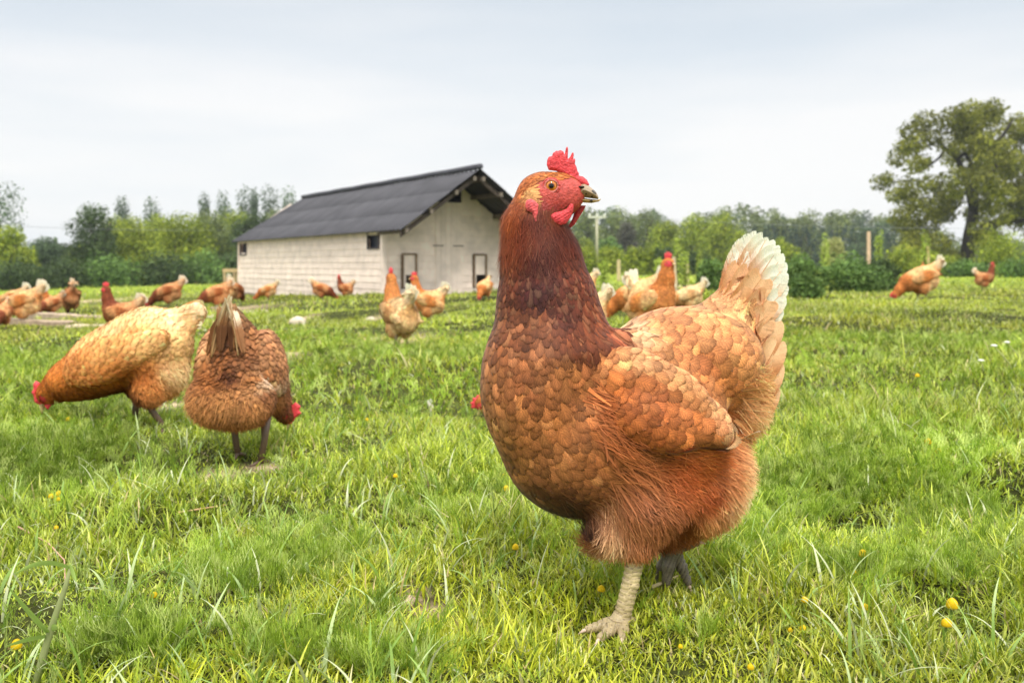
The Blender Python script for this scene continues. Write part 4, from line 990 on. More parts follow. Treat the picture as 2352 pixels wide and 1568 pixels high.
# ------------------------------------------------------------------ ground
dirt_spots = [(855, 780, 34, 8), (930, 790, 60, 10), (865, 735, 16, 5), (975, 1425, 60, 16), (940, 1378, 30, 10), (500, 1095, 55, 10), (610, 1075, 40, 10), (683, 738, 20, 5), (400, 930, 30, 7),
              (1838, 676, 60, 6), (560, 705, 60, 4), (215, 692, 40, 5), (650, 812, 40, 8), (1560, 660, 60, 8)]
_dp = []
for px, py, rx, ry in dirt_spots:
    a = ground(px, py); b = ground(px + rx, py); c0, c1 = ground(px, py - ry), ground(px, py + ry)
    _dp.append((a[0], a[1], max(abs(b[0] - a[0]), .02), max((c0[1] - c1[1]) / 2, .02)))
def dirt(x, y):
    m = np.zeros(np.shape(x))
    for cx, cy, rx, ry in _dp:
        m = np.maximum(m, np.exp(-(((x - cx) / rx) ** 2 + ((y - cy) / ry) ** 2) * 0.9))
    return m

ys = np.concatenate([-np.exp(np.linspace(math.log(300), math.log(0.3), 40)), np.exp(np.linspace(math.log(0.3), math.log(450), 330))])
us = np.linspace(-1, 1, 261)
us = np.sign(us) * (0.35 * np.abs(us) + 0.65 * np.abs(us) ** 3)
YY, UU = np.meshgrid(ys, us, indexing='ij')
XX = UU * (2.0 + 1.6 * np.abs(YY))
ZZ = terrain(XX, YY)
n0, n1 = YY.shape
ii = np.arange(n0 - 1)[:, None] * n1 + np.arange(n1 - 1)[None]
gq = np.stack([ii, ii + 1, ii + n1 + 1, ii + n1], -1).reshape(-1, 4)
gV = np.stack([XX, YY, ZZ], -1).reshape(-1, 3)
dm = dirt(gV[:, 0], gV[:, 1])[:, None]
gn = vnoise(gV[:, 0] / 0.9, gV[:, 1] / 0.9, 12)[:, None]
thatch = lin((62, 66, 32)) * (0.7 + 0.6 * gn)
farm = np.maximum(sstep(14, 45, gV[:, 1]), sstep(.9, 1.3, np.abs(gV[:, 0]) / (np.abs(gV[:, 1]) * .78 + .15)))[:, None]
thatch = thatch * (1 - farm) + lin((136, 154, 54)) * (0.8 + 0.35 * gn) * farm
gC_ = thatch * (1 - dm) + lin((190, 168, 138)) * (0.75 + 0.4 * gn) * dm
M_SOIL = vcol_mat("turf_soil", 0.95, 0.05, 0.0, noise=(45, 0.45), bump=(60, 0.8, 0.01))
ground_o = mesh_obj('ground', np_mesh('ground', gV, gq, col=gC_), M_SOIL)
tag(ground_o, kind='structure')

# ------------------------------------------------------------------ grass
def strips(root, az, lean, bend, L, w, c0, c1, nseg, twist=None):
    """flat tapering blades: arrays of roots, azimuths, lean and bend angles, lengths, widths, colours"""
    n = len(root)
    t = np.linspace(0, 1, nseg + 1)
    th = lean[:, None] + bend[:, None] * t[None]
    ds = L[:, None] / nseg
    hx = np.concatenate([np.zeros((n, 1)), np.cumsum(np.sin(th[:, :-1]) * ds, 1)], 1)
    hz = np.concatenate([np.zeros((n, 1)), np.cumsum(np.cos(th[:, :-1]) * ds, 1)], 1)
    dx, dy = np.cos(az)[:, None], np.sin(az)[:, None]
    P = np.stack([root[:, 0:1] + hx * dx, root[:, 1:2] + hx * dy, root[:, 2:3] + hz], -1)
    tw = np.zeros(n) if twist is None else twist
    lx, ly = -np.sin(az + tw)[:, None], np.cos(az + tw)[:, None]
    ww = 0.5 * w[:, None] * np.clip(1.02 - t[None] ** 2.2, 0.06, 1) * (0.75 + 0.25 * np.minimum(1, t[None] * 3))
    side = np.stack([lx * ww, ly * ww, np.zeros_like(ww)], -1)
    V = np.stack([P - side, P + side], 2).reshape(-1, 3)
    k = np.arange(nseg)[:, None] * 2 + np.array([0, 1, 3, 2])[None]
    Q = (k[None] + (np.arange(n) * 2 * (nseg + 1))[:, None, None]).reshape(-1, 4)
    tt = t[None, :, None, None]
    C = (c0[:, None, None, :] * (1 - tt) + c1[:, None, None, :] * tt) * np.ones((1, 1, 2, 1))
    return V, Q, C.reshape(-1, 3)

rg = np.random.RandomState(77)
def scatter(n, y0, y1, margin=0.38, pw=1.0):
    n = int(n * 1.22)
    u = rg.rand(n)
    y = np.sqrt(y0 ** 2 + u * (y1 ** 2 - y0 ** 2)) if pw == 1.0 else y0 * (y1 / y0) ** u
    x = (rg.rand(n) * 2 - 1) * (y * 0.56 * (1 + margin) + 0.12)
    return x, y
FEET = [(float(p0[0]) + .0, .985), (float(p0[0]) + .06, 1.06)]
GREENS = [lin(c) for c in ((174, 186, 54), (156, 172, 46), (126, 146, 40), (188, 196, 90), (98, 118, 36))]
DRY = [lin(c) for c in ((206, 198, 138), (190, 170, 120), (198, 206, 160))]
def blade_colors(n, x, y):
    base = np.array(GREENS)[rg.choice(5, n, p=[.30, .26, .18, .16, .10])]
    tone = vnoise(x / 0.45 + 11, y / 0.45, 21)[:, None] * 0.7 + vnoise(x / 2.3, y / 2.3, 22)[:, None] * 0.6
    base = base * (0.55 + 0.72 * tone)
    yel = sstep(.5, .8, vnoise(x / 0.8 + 5, y / 0.8 + 9, 23))[:, None]
    base = base * (1 + yel * np.array((0.13, 0.03, -0.1)))
    dry = rg.rand(n) < 0.07
    base[dry] = np.array(DRY)[rg.choice(3, dry.sum())]
    return base * np.exp(0.16 * rg.randn(n, 1))

gb = Buf()
for (n, y0, y1, Lm, wm, ns) in ((90000, .62, 1.3, .023, .0022, 5), (120000, 1.2, 2.4, .025, .0028, 4), (150000, 2.3, 5.0, .023, .0038, 3), (150000, 4.8, 11.0, .027, .0075, 3), (100000, 10.5, 26.0, .040, .018, 2), (36000, 25.0, 75.0, .08, .06, 2)):
    x, y = scatter(n, y0, y1); n = len(x)
    pat = vnoise(x / 0.16 + 3, y / 0.16, 31) * 0.65 + vnoise(x / 0.8, y / 0.8 + 4, 32) * 0.6
    keep = (rg.rand(n) > dirt(x, y) * 0.96) & (rg.rand(n) < 0.35 + 0.9 * pat)
    x, y, pat = x[keep], y[keep], pat[keep]; n = len(x)
    L = 0.88 * Lm * (0.28 + 1.7 * pat ** 2) * np.exp(0.32 * rg.randn(n))
    near = np.zeros(n)
    for fx, fy in FEET: near = np.maximum(near, np.exp(-((x - fx) ** 2 + (y - fy) ** 2) / .055 ** 2))
    L *= 1 - 0.25 * near
    front = (y < 0.99) & (np.abs(x - FEET[0][0]) < 0.05)
    L = np.where(front, np.minimum(L, 0.036), L)
    az = rg.rand(n) * 2 * np.pi
    lean = np.abs(0.50 + 0.45 * rg.randn(n)); bend = 0.3 + 0.9 * rg.rand(n)
    c = blade_colors(n, x, y)
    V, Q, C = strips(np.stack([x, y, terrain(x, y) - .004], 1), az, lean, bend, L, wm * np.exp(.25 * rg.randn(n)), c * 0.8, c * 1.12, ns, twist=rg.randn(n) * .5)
    gb.add(V, Q, C=C)
# close turf round the big hen's feet
n = 9000
x = FEET[0][0] + .09 * rg.randn(n); y = 1.0 + .09 * rg.randn(n)
c = blade_colors(n, x, y)
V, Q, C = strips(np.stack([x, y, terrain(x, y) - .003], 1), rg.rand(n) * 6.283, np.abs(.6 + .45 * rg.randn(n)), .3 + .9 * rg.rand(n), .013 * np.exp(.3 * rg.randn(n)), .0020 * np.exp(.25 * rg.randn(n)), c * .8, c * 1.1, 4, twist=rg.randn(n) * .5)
gb.add(V, Q, C=C)
# long pale arching blades near the viewer
n = 1700
x, y = scatter(n, .72, 2.6, pw=2); n = len(x)
kp = ~((np.abs(x - p0[0]) < .17) & (y < 1.0)); x, y = x[kp], y[kp]; n = len(x)
c = np.array([lin((182, 200, 136)), lin((154, 184, 90)), lin((204, 210, 166)), lin((128, 160, 62))])[rg.choice(4, n)]
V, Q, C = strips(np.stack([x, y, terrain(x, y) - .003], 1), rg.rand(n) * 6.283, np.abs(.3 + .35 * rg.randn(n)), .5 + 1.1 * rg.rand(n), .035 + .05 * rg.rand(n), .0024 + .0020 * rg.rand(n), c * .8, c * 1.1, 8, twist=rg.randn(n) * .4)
gb.add(V, Q, C=C)
grass = gb.build('grass', M_GRASS)
tag(grass, 'short lush meadow grass with yellowish and dry blades', 'grass', kind='stuff')

# ------------------------------------------------------------------ feathery mayweed leaves among the grass
def fronds(n, x, y, L0, kpairs, wid, c):
    b = []
    root = np.stack([x, y, terrain(x, y) - .003], 1)
    az = rg.rand(n) * 6.283; lean = 0.15 + 0.75 * rg.rand(n); bend = 0.3 + 0.7 * rg.rand(n); L = L0 * np.exp(.25 * rg.randn(n))
    b.append(strips(root, az, lean, bend, L, np.full(n, wid * 1.2), c * .9, c, 4))
    ts = np.linspace(0.22, 0.97, kpairs)
    nseg = 24
    t = np.linspace(0, 1, nseg + 1); th = lean[:, None] + bend[:, None] * t[None]; ds = L[:, None] / nseg
    hx = np.concatenate([np.zeros((n, 1)), np.cumsum(np.sin(th[:, :-1]) * ds, 1)], 1); hz = np.concatenate([np.zeros((n, 1)), np.cumsum(np.cos(th[:, :-1]) * ds, 1)], 1)
    for tt in ts:
        k = int(tt * nseg)
        p = np.stack([root[:, 0] + hx[:, k] * np.cos(az), root[:, 1] + hx[:, k] * np.sin(az), root[:, 2] + hz[:, k]], 1)
        pl = L * 0.34 * math.sin(math.pi * min(0.93, 0.25 + 0.68 * tt))
        for sg in (-1, 1):
            a2 = az + sg * (0.75 + 0.35 * rg.rand(n)); l2 = np.clip(th[:, k] * .8 + .2 * rg.randn(n), 0.05, 1.6)
            cc = c * np.exp(.10 * rg.randn(n, 1))
            b.append(strips(p, a2, l2, np.full(n, -.3), pl, np.full(n, wid), cc, cc * 1.15, 2))
            for f_, s2 in ((.45, -1), (.6, 1), (.8, -1)):
                q = p + np.stack([np.cos(a2) * np.sin(l2), np.sin(a2) * np.sin(l2), np.cos(l2)], 1) * (pl * f_)[:, None]
                b.append(strips(q, a2 + s2 * .8, l2 * .8, np.full(n, -.2), pl * .42, np.full(n, wid * .8), cc, cc * 1.2, 1))
    return b
herb_patches = [(120, 985, 190, 95, 1.4), (60, 1120, 160, 80, 1.0), (230, 1080, 180, 60, .8), (1850, 1130, 160, 90, 1.0), (2050, 1050, 220, 110, 1.0), (1500, 1390, 90, 60, .5), (1380, 1120, 200, 60, .6),
                (870, 1420, 40, 30, 1.2), (1600, 1450, 70, 30, .8), (1960, 1330, 110, 50, .9), (720, 1270, 120, 60, .8), (1090, 1180, 160, 60, .7), (560, 1330, 150, 60, .7), (300, 1500, 160, 50, .8), (1700, 1260, 110, 60, .9),
                (860, 1530, 130, 40, .8), (2200, 1250, 150, 100, .8), (650, 1500, 120, 50, .6)]
hb = Buf()
xs_, ys_ = [], []
for px, py, rx, ry, dens in herb_patches:
    m = int(dens * rx * ry / 36)
    a = rg.rand(m) * 6.283; r = np.sqrt(rg.rand(m))
    for qx, qy in zip(px + rx * r * np.cos(a), py + ry * r * np.sin(a)):
        if qy > 660:
            P = ground(qx, min(qy, 1700)); xs_.append(P[0]); ys_.append(P[1])
x, y = np.array(xs_), np.array(ys_)
mx, my = scatter(9000, .7, 5.0); x = np.concatenate([x, mx]); y = np.concatenate([y, my])
kp = ~((np.abs(x - p0[0]) < .055) & (y < 1.0)) & ~((np.abs(x - p0[0] - .06) < .045) & (y > .97) & (y < 1.09)) & (rg.rand(len(x)) > dirt(x, y)); x, y = x[kp], y[kp]
for lo, hi, L0, kk, wd in ((0, 1.5, .042, 7, .0011), (1.5, 2.6, .046, 6, .0016), (2.6, 20, .050, 5, .0026)):
    m = (y >= lo) & (y < hi)
    if m.sum() == 0: continue
    n = int(m.sum())
    c = np.array([lin((136, 162, 48)), lin((160, 182, 72)), lin((114, 142, 46)), lin((176, 192, 104))])[rg.choice(4, n)] * (0.6 + 0.7 * vnoise(x[m] / .2, y[m] / .2, 41))[:, None]
    for V, Q, C in fronds(n, x[m], y[m], L0, kk, wd, c): hb.add(V, Q, C=C)
tag(hb.build('mayweed_leaves', M_HERB), 'feathery green mayweed foliage growing in patches through the grass', 'ground cover', kind='stuff')

# ------------------------------------------------------------------ yellow mayweed flower heads
flower_px = [(2487, 2437, 13, 'tall cone shaped'), (2484, 2510, 12, 'round, below the tall one'), (0, 0, 0, '')]
flowers = [(2187, 1400, 12, 'largest yellow flower cone, in the grass near the right corner'), (2174, 1442, 11, 'rounder yellow flower just below the largest one near the right corner'),
           (1987, 1403, 8, 'yellow flower alone in the grass between the dark hollow and the right corner'), (1848, 1385, 7, 'small yellow flower low in the grass under the dark hollow'), (1982, 1282, 9, 'yellow flower pair beside the dark hollow, its taller cone'),
           (1967, 1292, 5, 'small yellow bud touching the taller cone beside the dark hollow'), (1965, 1322, 6, 'yellow flower with white rim below the pair by the dark hollow'), (1844, 1449, 7, 'right one of two yellow flowers in front of the near foot tussocks'),
           (1815, 1452, 5, 'smaller left one of two yellow flowers in front of the near foot tussocks'), (1381, 1361, 8, 'yellow flower leaning beside the shank of the front hen'), (1184, 1264, 7, 'yellow flower left of the front hen in feathery leaves'),
           (1163, 1130, 7, 'yellow flower right beneath the breast of the front hen'), (1158, 1098, 5, 'small yellow flower above another beneath the breast of the front hen'), (136, 1141, 7, 'yellow flower, tallest of three in the weeds at the left'),
           (118, 1146, 6, 'pale rimmed yellow flower, left of three in the weeds'), (134, 1152, 5, 'lowest of three yellow flowers in the weeds at the left'), (129, 1217, 5, 'small white rimmed flower under the trio in the weeds'),
           (38, 1492, 11, 'big yellow flower in the near left corner of the grass'), (355, 1374, 7, 'yellow flower right of the tall weed stalk'), (2132, 1022, 7, 'yellow flower high up in the leafy patch at the right'),
           (2156, 1043, 6, 'lower yellow flower of the leafy patch at the right'), (2107, 868, 5, 'tiny far yellow flower in the grass at the right'), (1724, 1599 - 60, 7, 'yellow flower at the lower edge beneath the front hen'),
           (908, 1098, 5, 'tiny yellow flower in mid grass left of the front hen'), (935, 1112, 4, 'tiny yellow flower beside another in mid grass'), (1563, 1490, 5, 'small yellow flower in the grass in front of the feet'),
           (157, 968, 5, 'tiny yellow flower under the pecking buff hen'), (842, 968, 4, 'tiny yellow flower in the lawn behind the rear view hen'), (1712, 1330, 4, 'tiny yellow bud right of the raised far foot')]
for px, py, r, lab in flowers:
    P = ground(px, py + r * 3.4)
    sc = P[1] / F
    rt = empty('mayweed_flower', P)
    tag(rt, lab, 'flower', 'yellow mayweed flowers')
    rr = r * sc * 1.12; hz = r * 3.9 * sc
    lx = rg.randn() * .2 * hz; ly = rg.randn() * .2 * hz
    b = Buf(); b.tube([(-lx, -ly, -.01), (-lx * .3, -ly * .3, hz * .45), (0, 0, hz)], [rr * .22, rr * .2, rr * .24], 6, C=lin((140, 168, 80))); b.build('stem', M_HERB, rt)
    V, Q, C = ball((0, 0, 0), rr, 12, 2, squash=1.15 + .25 * rg.rand())
    V = V * np.where(V[:, 2:3] < 0, np.array((1, 1, .45)), 1.0)
    hN = vnoise(V[:, 0] / rr * 6, V[:, 1] / rr * 6 + V[:, 2] / rr * 5, 3)
    V = V * (1 + .06 * (hN - .5))[:, None] + np.array((0, 0, hz + rr * .25))
    b = Buf(); b.add(V, Q, C=lin((222, 186, 22)) * (0.8 + .4 * hN)[:, None]); b.build('flower_head', M_PETAL, rt)
    b = Buf()
    for k in range(11):
        a = k / 11 * 6.283; ca, sa = math.cos(a), math.sin(a); w = .30 * rr
        b.add([(rr * .35 * ca, rr * .35 * sa, hz - rr * .30), (rr * 1.0 * ca - w * sa, rr * 1.0 * sa + w * ca, hz + rr * .02), (rr * 1.16 * ca, rr * 1.16 * sa, hz + rr * .16), (rr * 1.0 * ca + w * sa, rr * 1.0 * sa - w * ca, hz + rr * .02)], [(0, 3, 2, 1)], C=lin((196, 206, 140)))
    b.build('bract_ring', M_HERB, rt)

for px, py, hx, hy, lab in ((2352, 880, 2283, 794, 'thin stalk with a white flower head at the right edge, middle one'), (2362, 850, 2313, 786, 'thin stalk with a white flower head nearest the right edge'), (2262, 862, 2253, 828, 'short stalk with a white flower head left of the two by the right edge')):
    P = ground(px, py); k = P[1] / F; rt = empty('white_wildflower', P); tag(rt, lab, 'flower', 'white wildflowers')
    e = np.array(((hx - px) * k, 0, (py - hy) * k)); b = Buf(); b.tube([(0, 0, -.02), e * .5 + (0, 0, .004), e], [.0022, .002, .0016], 5, C=lin((176, 182, 120))); b.build('stem', M_HERB, rt)
    b = Buf()
    for i in range(16):
        a = i * 2.4; r = .35 * math.sqrt(i + .5) * .0052
        V, Q, C = ball(e + (r * math.cos(a), r * math.sin(a), .002 - r * .3), .0030, 5); b.add(V, Q, C=lin((236, 236, 222)))
    b.build('flower_head', M_PETAL, rt)

# ------------------------------------------------------------------ tall weed stalk, sticks, stones
P = ground(92, 1600)
rt = empty('weed_plant', P); s_ = P[1] / F
tag(rt, 'tall hairy weed stalk with a few narrow leaves in the near left corner', 'weed')
L_ = lambda px, py, d=0.0: ((px - 92) * s_, d, (1600 - py) * s_)
b = Buf(); b.tube([L_(75, 1600), L_(98, 1510), L_(122, 1430), L_(150, 1350), L_(162, 1300)], np.array([9, 8.5, 7.5, 6, 3]) * s_, 8, C=lin((168, 176, 122))); b.build('stalk', M_HERB, rt)
for a, m, e, w in (((112, 1455), (85, 1390), (62, 1315), 9), ((118, 1445), (150, 1420), (172, 1408), 6), ((106, 1462), (84, 1450), (60, 1450), 6), ((112, 1455), (112, 1410), (100, 1370), 7), ((160, 1305), (120, 1262), (78, 1292), 6), ((160, 1302), (185, 1295), (215, 1308), 6)):
    t = np.linspace(0, 1, 9)[:, None]; q = (1 - t) ** 2 * np.array(a) + 2 * t * (1 - t) * np.array(m) + t ** 2 * np.array(e)
    C3 = np.array([L_(x_, y_, -.004 * i) for i, (x_, y_) in enumerate(q)])
    tn = np.gradient(q, axis=0); nn = np.stack([tn[:, 1], np.zeros(9), tn[:, 0]], 1); nn /= np.linalg.norm(nn, axis=1)[:, None]; nn[:, 1] = .5
    ww = (w * s_ * np.sin(np.linspace(.25, 1, 9) * np.pi) + .0004)[:, None]
    V = np.stack([C3 - nn * ww, C3 + np.array((0, -.001, 0)), C3 + nn * ww], 1).reshape(-1, 3)
    Q = [(3 * i + j, 3 * i + j + 1, 3 * i + j + 4, 3 * i + j + 3) for i in range(8) for j in (0, 1)]
    b = Buf(); b.add(V, Q, C=lin((152, 178, 92))); b.build('leaf', M_HERB, rt)

def stick(pts, r, col, label):
    Y = ground(*pts[0])[1]
    W = []
    for px, py, up in pts:
        q = ground(px, py + up); W.append((q[0], q[1], q[2] + up * q[1] / F + .004))
    W = np.array(W); b = Buf()
    b.tube(W - W[0], np.linspace(r, r * .5, len(W)), 6, C=lin(col))
    o = b.build('stick', M_WOOD); o.location = W[0]; tag(o, label, 'stick', 'dry sticks in the grass')
def _st(pts): return [(x_, y_, 14) for x_, y_ in pts]
for pts, r, col, lab in (([(410, 1180), (460, 1172), (520, 1162)], .0016, (206, 170, 128), 'dry reddish twig lying in the grass below the rear view hen'), ([(1498, 1352), (1545, 1332), (1590, 1312)], .0020, (214, 196, 150), 'straw stalk between the feet of the front hen'),
                         ([(1722, 1275), (1728, 1250), (1760, 1230), (1785, 1226)], .0016, (226, 208, 160), 'bent pale twig right of the raised far foot'), ([(40, 1212), (110, 1250), (148, 1290), (150, 1350)], .0012, (200, 158, 138), 'thin pink stem in the weeds at the left'),
                         ([(1555, 650), (1545, 668), (1530, 682)], .012, (214, 206, 170), 'pale broken stake end lying by the sapling stake')):
    if len(pts[0]) == 2: pts = _st(pts)
    Wp = []
    b = Buf()
    for px, py, up in pts:
        q = ground(px, py + up); Wp.append((q[0], q[1], q[2] + up * q[1] / F + .002))
    Wp = np.array(Wp); b.tube(Wp - Wp[0], np.linspace(r, r * .5, len(Wp)), 6, C=lin(col))
    o = b.build('stick', M_WOOD); o.location = Wp[0]; tag(o, lab, 'stick', 'dry sticks in the grass')

def rock(px, py, rx, ry, col, label, seed):
    P = ground(px, py + ry); k = P[1] / F
    V, Q, C = ball((0, 0, 0), 1, 14, 2)
    nn = vnoise(V[:, 0] * 2 + seed, V[:, 1] * 2 + V[:, 2] * 1.7, seed) - .5
    V = V * (1 + .35 * nn)[:, None] * np.array((rx * k, rx * k * .8, ry * 1.5 * k)) + np.array((0, 0, ry * .4 * k))
    b = Buf(); b.add(V, Q, C=lin(col) * (0.8 + .5 * (nn + .5))[:, None])
    o = b.build('stone', M_STONE); o.location = P; tag(o, label, 'stone', 'stones in the field')
for a in ((683, 735, 18, 9, (206, 192, 170), 'pale flat stone in the grass in front of the shed', 3), (850, 732, 12, 6, (200, 186, 164), 'smaller pale stone left of the cream hen', 5), (222, 1426, 17, 15, (232, 220, 206), 'chalky white pebble in the near left grass', 7),
          (934, 1376, 22, 9, (186, 160, 142), 'pinkish stone in the dark hollow of grass', 9), (862, 779, 15, 5, (178, 160, 138), 'low pale stone on the bare patch by the cream hen', 11)):
    rock(*a)

fP = ground(990, 945); kf = fP[1] / F
fb = Buf(); quill(fb, (0, 0, 0), (2 * kf, 3 * kf, 12 * kf), (-4 * kf, 0, 26 * kf), 6 * kf, (1, .3, .1), lin((236, 226, 206)), lin((246, 240, 226)), np.random.RandomState(2), nb=24)
fo = fb.build('loose_feather', M_FEATHER); fo.location = fP; tag(fo, 'small moulted white feather standing in the grass left of the front hen', 'feather')

# ------------------------------------------------------------------ timbers on the ground
def timber(p_a, p_b, hpx, dpx, col, name, label, group=None, raise_=0.0):
    A, B = ground(*p_a), ground(*p_b)
    k = A[1] / F; v = B - A; L = np.linalg.norm(v); h = hpx * k; d = dpx
    nseg = 14
    b = Buf(); prof = []
    rs = np.random.RandomState(int(p_a[0] * 7 + p_a[1]))
    for i in range(nseg + 1):
        t = i / nseg; j = rs.randn(4, 2) * .004
        prof.append([(t * L, -d / 2 + j[0, 0], -.05), (t * L, d / 2 + j[1, 0], -.05), (t * L, d / 2 + j[2, 0], h + j[2, 1]), (t * L, -d / 2 + j[3, 0], h + j[3, 1])])
    V = np.array(prof).reshape(-1, 3)
    Q = [(i * 4 + a, i * 4 + (a + 1) % 4, (i + 1) * 4 + (a + 1) % 4, (i + 1) * 4 + a) for i in range(nseg) for a in range(4)] + [(3, 2, 1, 0), tuple(nseg * 4 + a for a in range(4))]
    b.add(V, Q, C=lin(col))
    o = b.build(name, M_WOOD, smooth=False); o.location = A + np.array((0, 0, raise_)); o.rotation_euler = (0, 0, math.atan2(v[1], v[0]))
    tag(o, label, 'timber', group)
timber((84, 733), (246, 731), 15, .22, (178, 158, 136), 'timber', 'upper grey railway sleeper behind the crowded hens', 'grey timbers at the left')
timber((10, 746), (165, 744), 15, .22, (166, 146, 124), 'timber', 'lower weathered sleeper under the feet of the buff hen at the left', 'grey timbers at the left')
timber((158, 751), (245, 750), 5, .16, (214, 196, 166), 'timber', 'short pale board lying before the dark gap of the sleepers', 'grey timbers at the left')
timber((458, 733), (612, 716), 6, .2, (196, 182, 160), 'timber', 'pale plank lying aslant behind the tail of the rear view hen', 'grey timbers at the left')
timber((500, 708), (588, 705), 4, .3, (198, 180, 150), 'timber', 'thin plank on the path in front of the shed corner', 'grey timbers at the left')

# ------------------------------------------------------------------ the shed
cY = 16.0
Lx = np.array((-0.536, 0.844)); Gx = np.array((0.844, 0.536)); C0 = np.array((-2.145, 16.0))
def W3(u, t, z):
    """u along the gable, t along the long wall, z up -> world offset from the near corner"""
    return np.array((*(u * Gx + t * Lx), z))
shed = empty('poultry_shed', (C0[0], C0[1], 0))
tag(shed, 'cream weatherboarded poultry shed with dark corrugated roof and a deep gable overhang', 'shed')
SW, SLN, ZB, ZE = 2.55, 8.17, -0.26, 0.93
RID = 1.94; OV = 1.02; EO = 0.15
slope = (RID - ZE) / (SW / 2 + EO)
roof_at = lambda u: RID - slope * abs(u - SW / 2) - 0.05
cream = lin((250, 231, 215)); grime = lin((180, 164, 146))
rb = np.random.RandomState(5)
def boards(buf, axis, L, top_fn, holes, nrm, bh=0.115, zb=ZB):
    z = zb
    while z < 2.2:
        z1 = z + bh
        # intervals of the run that lie below the roof line
        ss = np.linspace(0, L, 241)
        ok = np.array([top_fn(a) > z + .004 for a in ss])
        for a0, b0, c0_, c1_ in holes:
            if c0_ < z + bh * .6 and c1_ > z + bh * .4: ok &= ~((ss > a0) & (ss < b0))
        i = 0
        while i < len(ss):
            if ok[i]:
                j = i
                while j + 1 < len(ss) and ok[j + 1]: j += 1
                a, bb = ss[i], ss[j]
                # break the run into board lengths
                cuts = [a]; 
                while cuts[-1] + 1.9 < bb: cuts.append(cuts[-1] + 1.2 + rb.rand() * 1.2)
                cuts.append(bb)
                for s0, s1 in zip(cuts[:-1], cuts[1:]):
                    if s1 - s0 < .01: continue
                    s1 -= .003
                    tz0, tz1 = max(z, min(z1, top_fn(s0))), max(z, min(z1, top_fn(s1))); o0, o1 = .013, .004
                    f = (lambda s_, o, zz: W3(s_, -o, zz)) if axis == 0 else (lambda s_, o, zz: W3(-o, s_, zz))
                    c = cream * (0.94 + 0.10 * rb.rand()) * (1 if z > zb + .3 else .93)
                    m = 6
                    top = [f(s0 + (s1 - s0) * k / m, o1, max(z - .01, min(z1, top_fn(s0 + (s1 - s0) * k / m)))) for k in range(m + 1)]; bot = [f(s0 + (s1 - s0) * k / m, o0 + .002 * rb.randn(), z - .008) for k in range(m + 1)]; bk = [f(s0 + (s1 - s0) * k / m, 0, z - .012) for k in range(m + 1)]
                    V = np.array(bk + bot + top); q = [(r * (m + 1) + k, r * (m + 1) + k + 1, (r + 1) * (m + 1) + k + 1, (r + 1) * (m + 1) + k) for r in (0, 1) for k in range(m)]
                    if axis: q = [x_[::-1] for x_ in q]
                    buf.add(V, q, C=c)
                i = j + 1
            else: i += 1
        z = z1
win = [(0.16, 0.62, 0.66, 0.92), (7.55, 8.02, 0.62, 0.90)]
gholes = [(1.02, 1.483, 1.46, 2.2), (.978, 1.475, -.15, 1.46), (.3205, .607, .0, .56), (1.712, 1.99, .0, .56)]
bw = Buf()
boards(bw, 0, SW, lambda u: roof_at(u), gholes, 1)
boards(bw, 1, SLN, lambda t: roof_at(0.0) + .012, win, 1)
for u0, t0, u1, t1 in ((SW, 0, SW, SLN), (SW, SLN, 0, SLN)):        # the two unseen walls
    m = 12
    V = []
    for k in range(m + 1):
        u = u0 + (u1 - u0) * k / m; t = t0 + (t1 - t0) * k / m
        V += [W3(u, t, ZB - .15), W3(u, t, roof_at(u) if u0 != u1 else roof_at(0.0) + .01)]
    bw.add(V, [(2 * k, 2 * k + 2, 2 * k + 3, 2 * k + 1) for k in range(m)], C=cream)
M_PAINT = vcol_mat("flaking_paint", 0.75, 0.2, 0.0, noise=(5, 0.13), bump=(25, 0.25, 0.01))
wall_o = bw.build('wall', M_PAINT, shed, smooth=False)
b = Buf()
for u, t in ((0, 0),):
    b.box((-.035, -.035, ZB - .05), (.05, .05, ZE + .03), C=cream * .95, M=lambda V: np.array([W3(x_, y_, z_) for x_, y_, z_ in V]))
b.build('corner_trim', M_PAINT, wall_o, smooth=False); b = Buf()
b.box((-.03, SLN - .06, ZB - .3), (.05, SLN + .02, ZE - .03), C=cream * .95, M=lambda V: np.array([W3(x_, y_, z_) for x_, y_, z_ in V]))
b.build('corner_trim', M_PAINT, wall_o, smooth=False)
Mw = lambda V: np.array([W3(x_, y_, z_) for x_, y_, z_ in V])
b = Buf(); b.box((-.012, -.012, -.75), (SW + .01, SLN + .01, ZB - .014), C=lin((150, 136, 122)), M=Mw); b.build('skid_base', M_WOOD, shed, smooth=False)
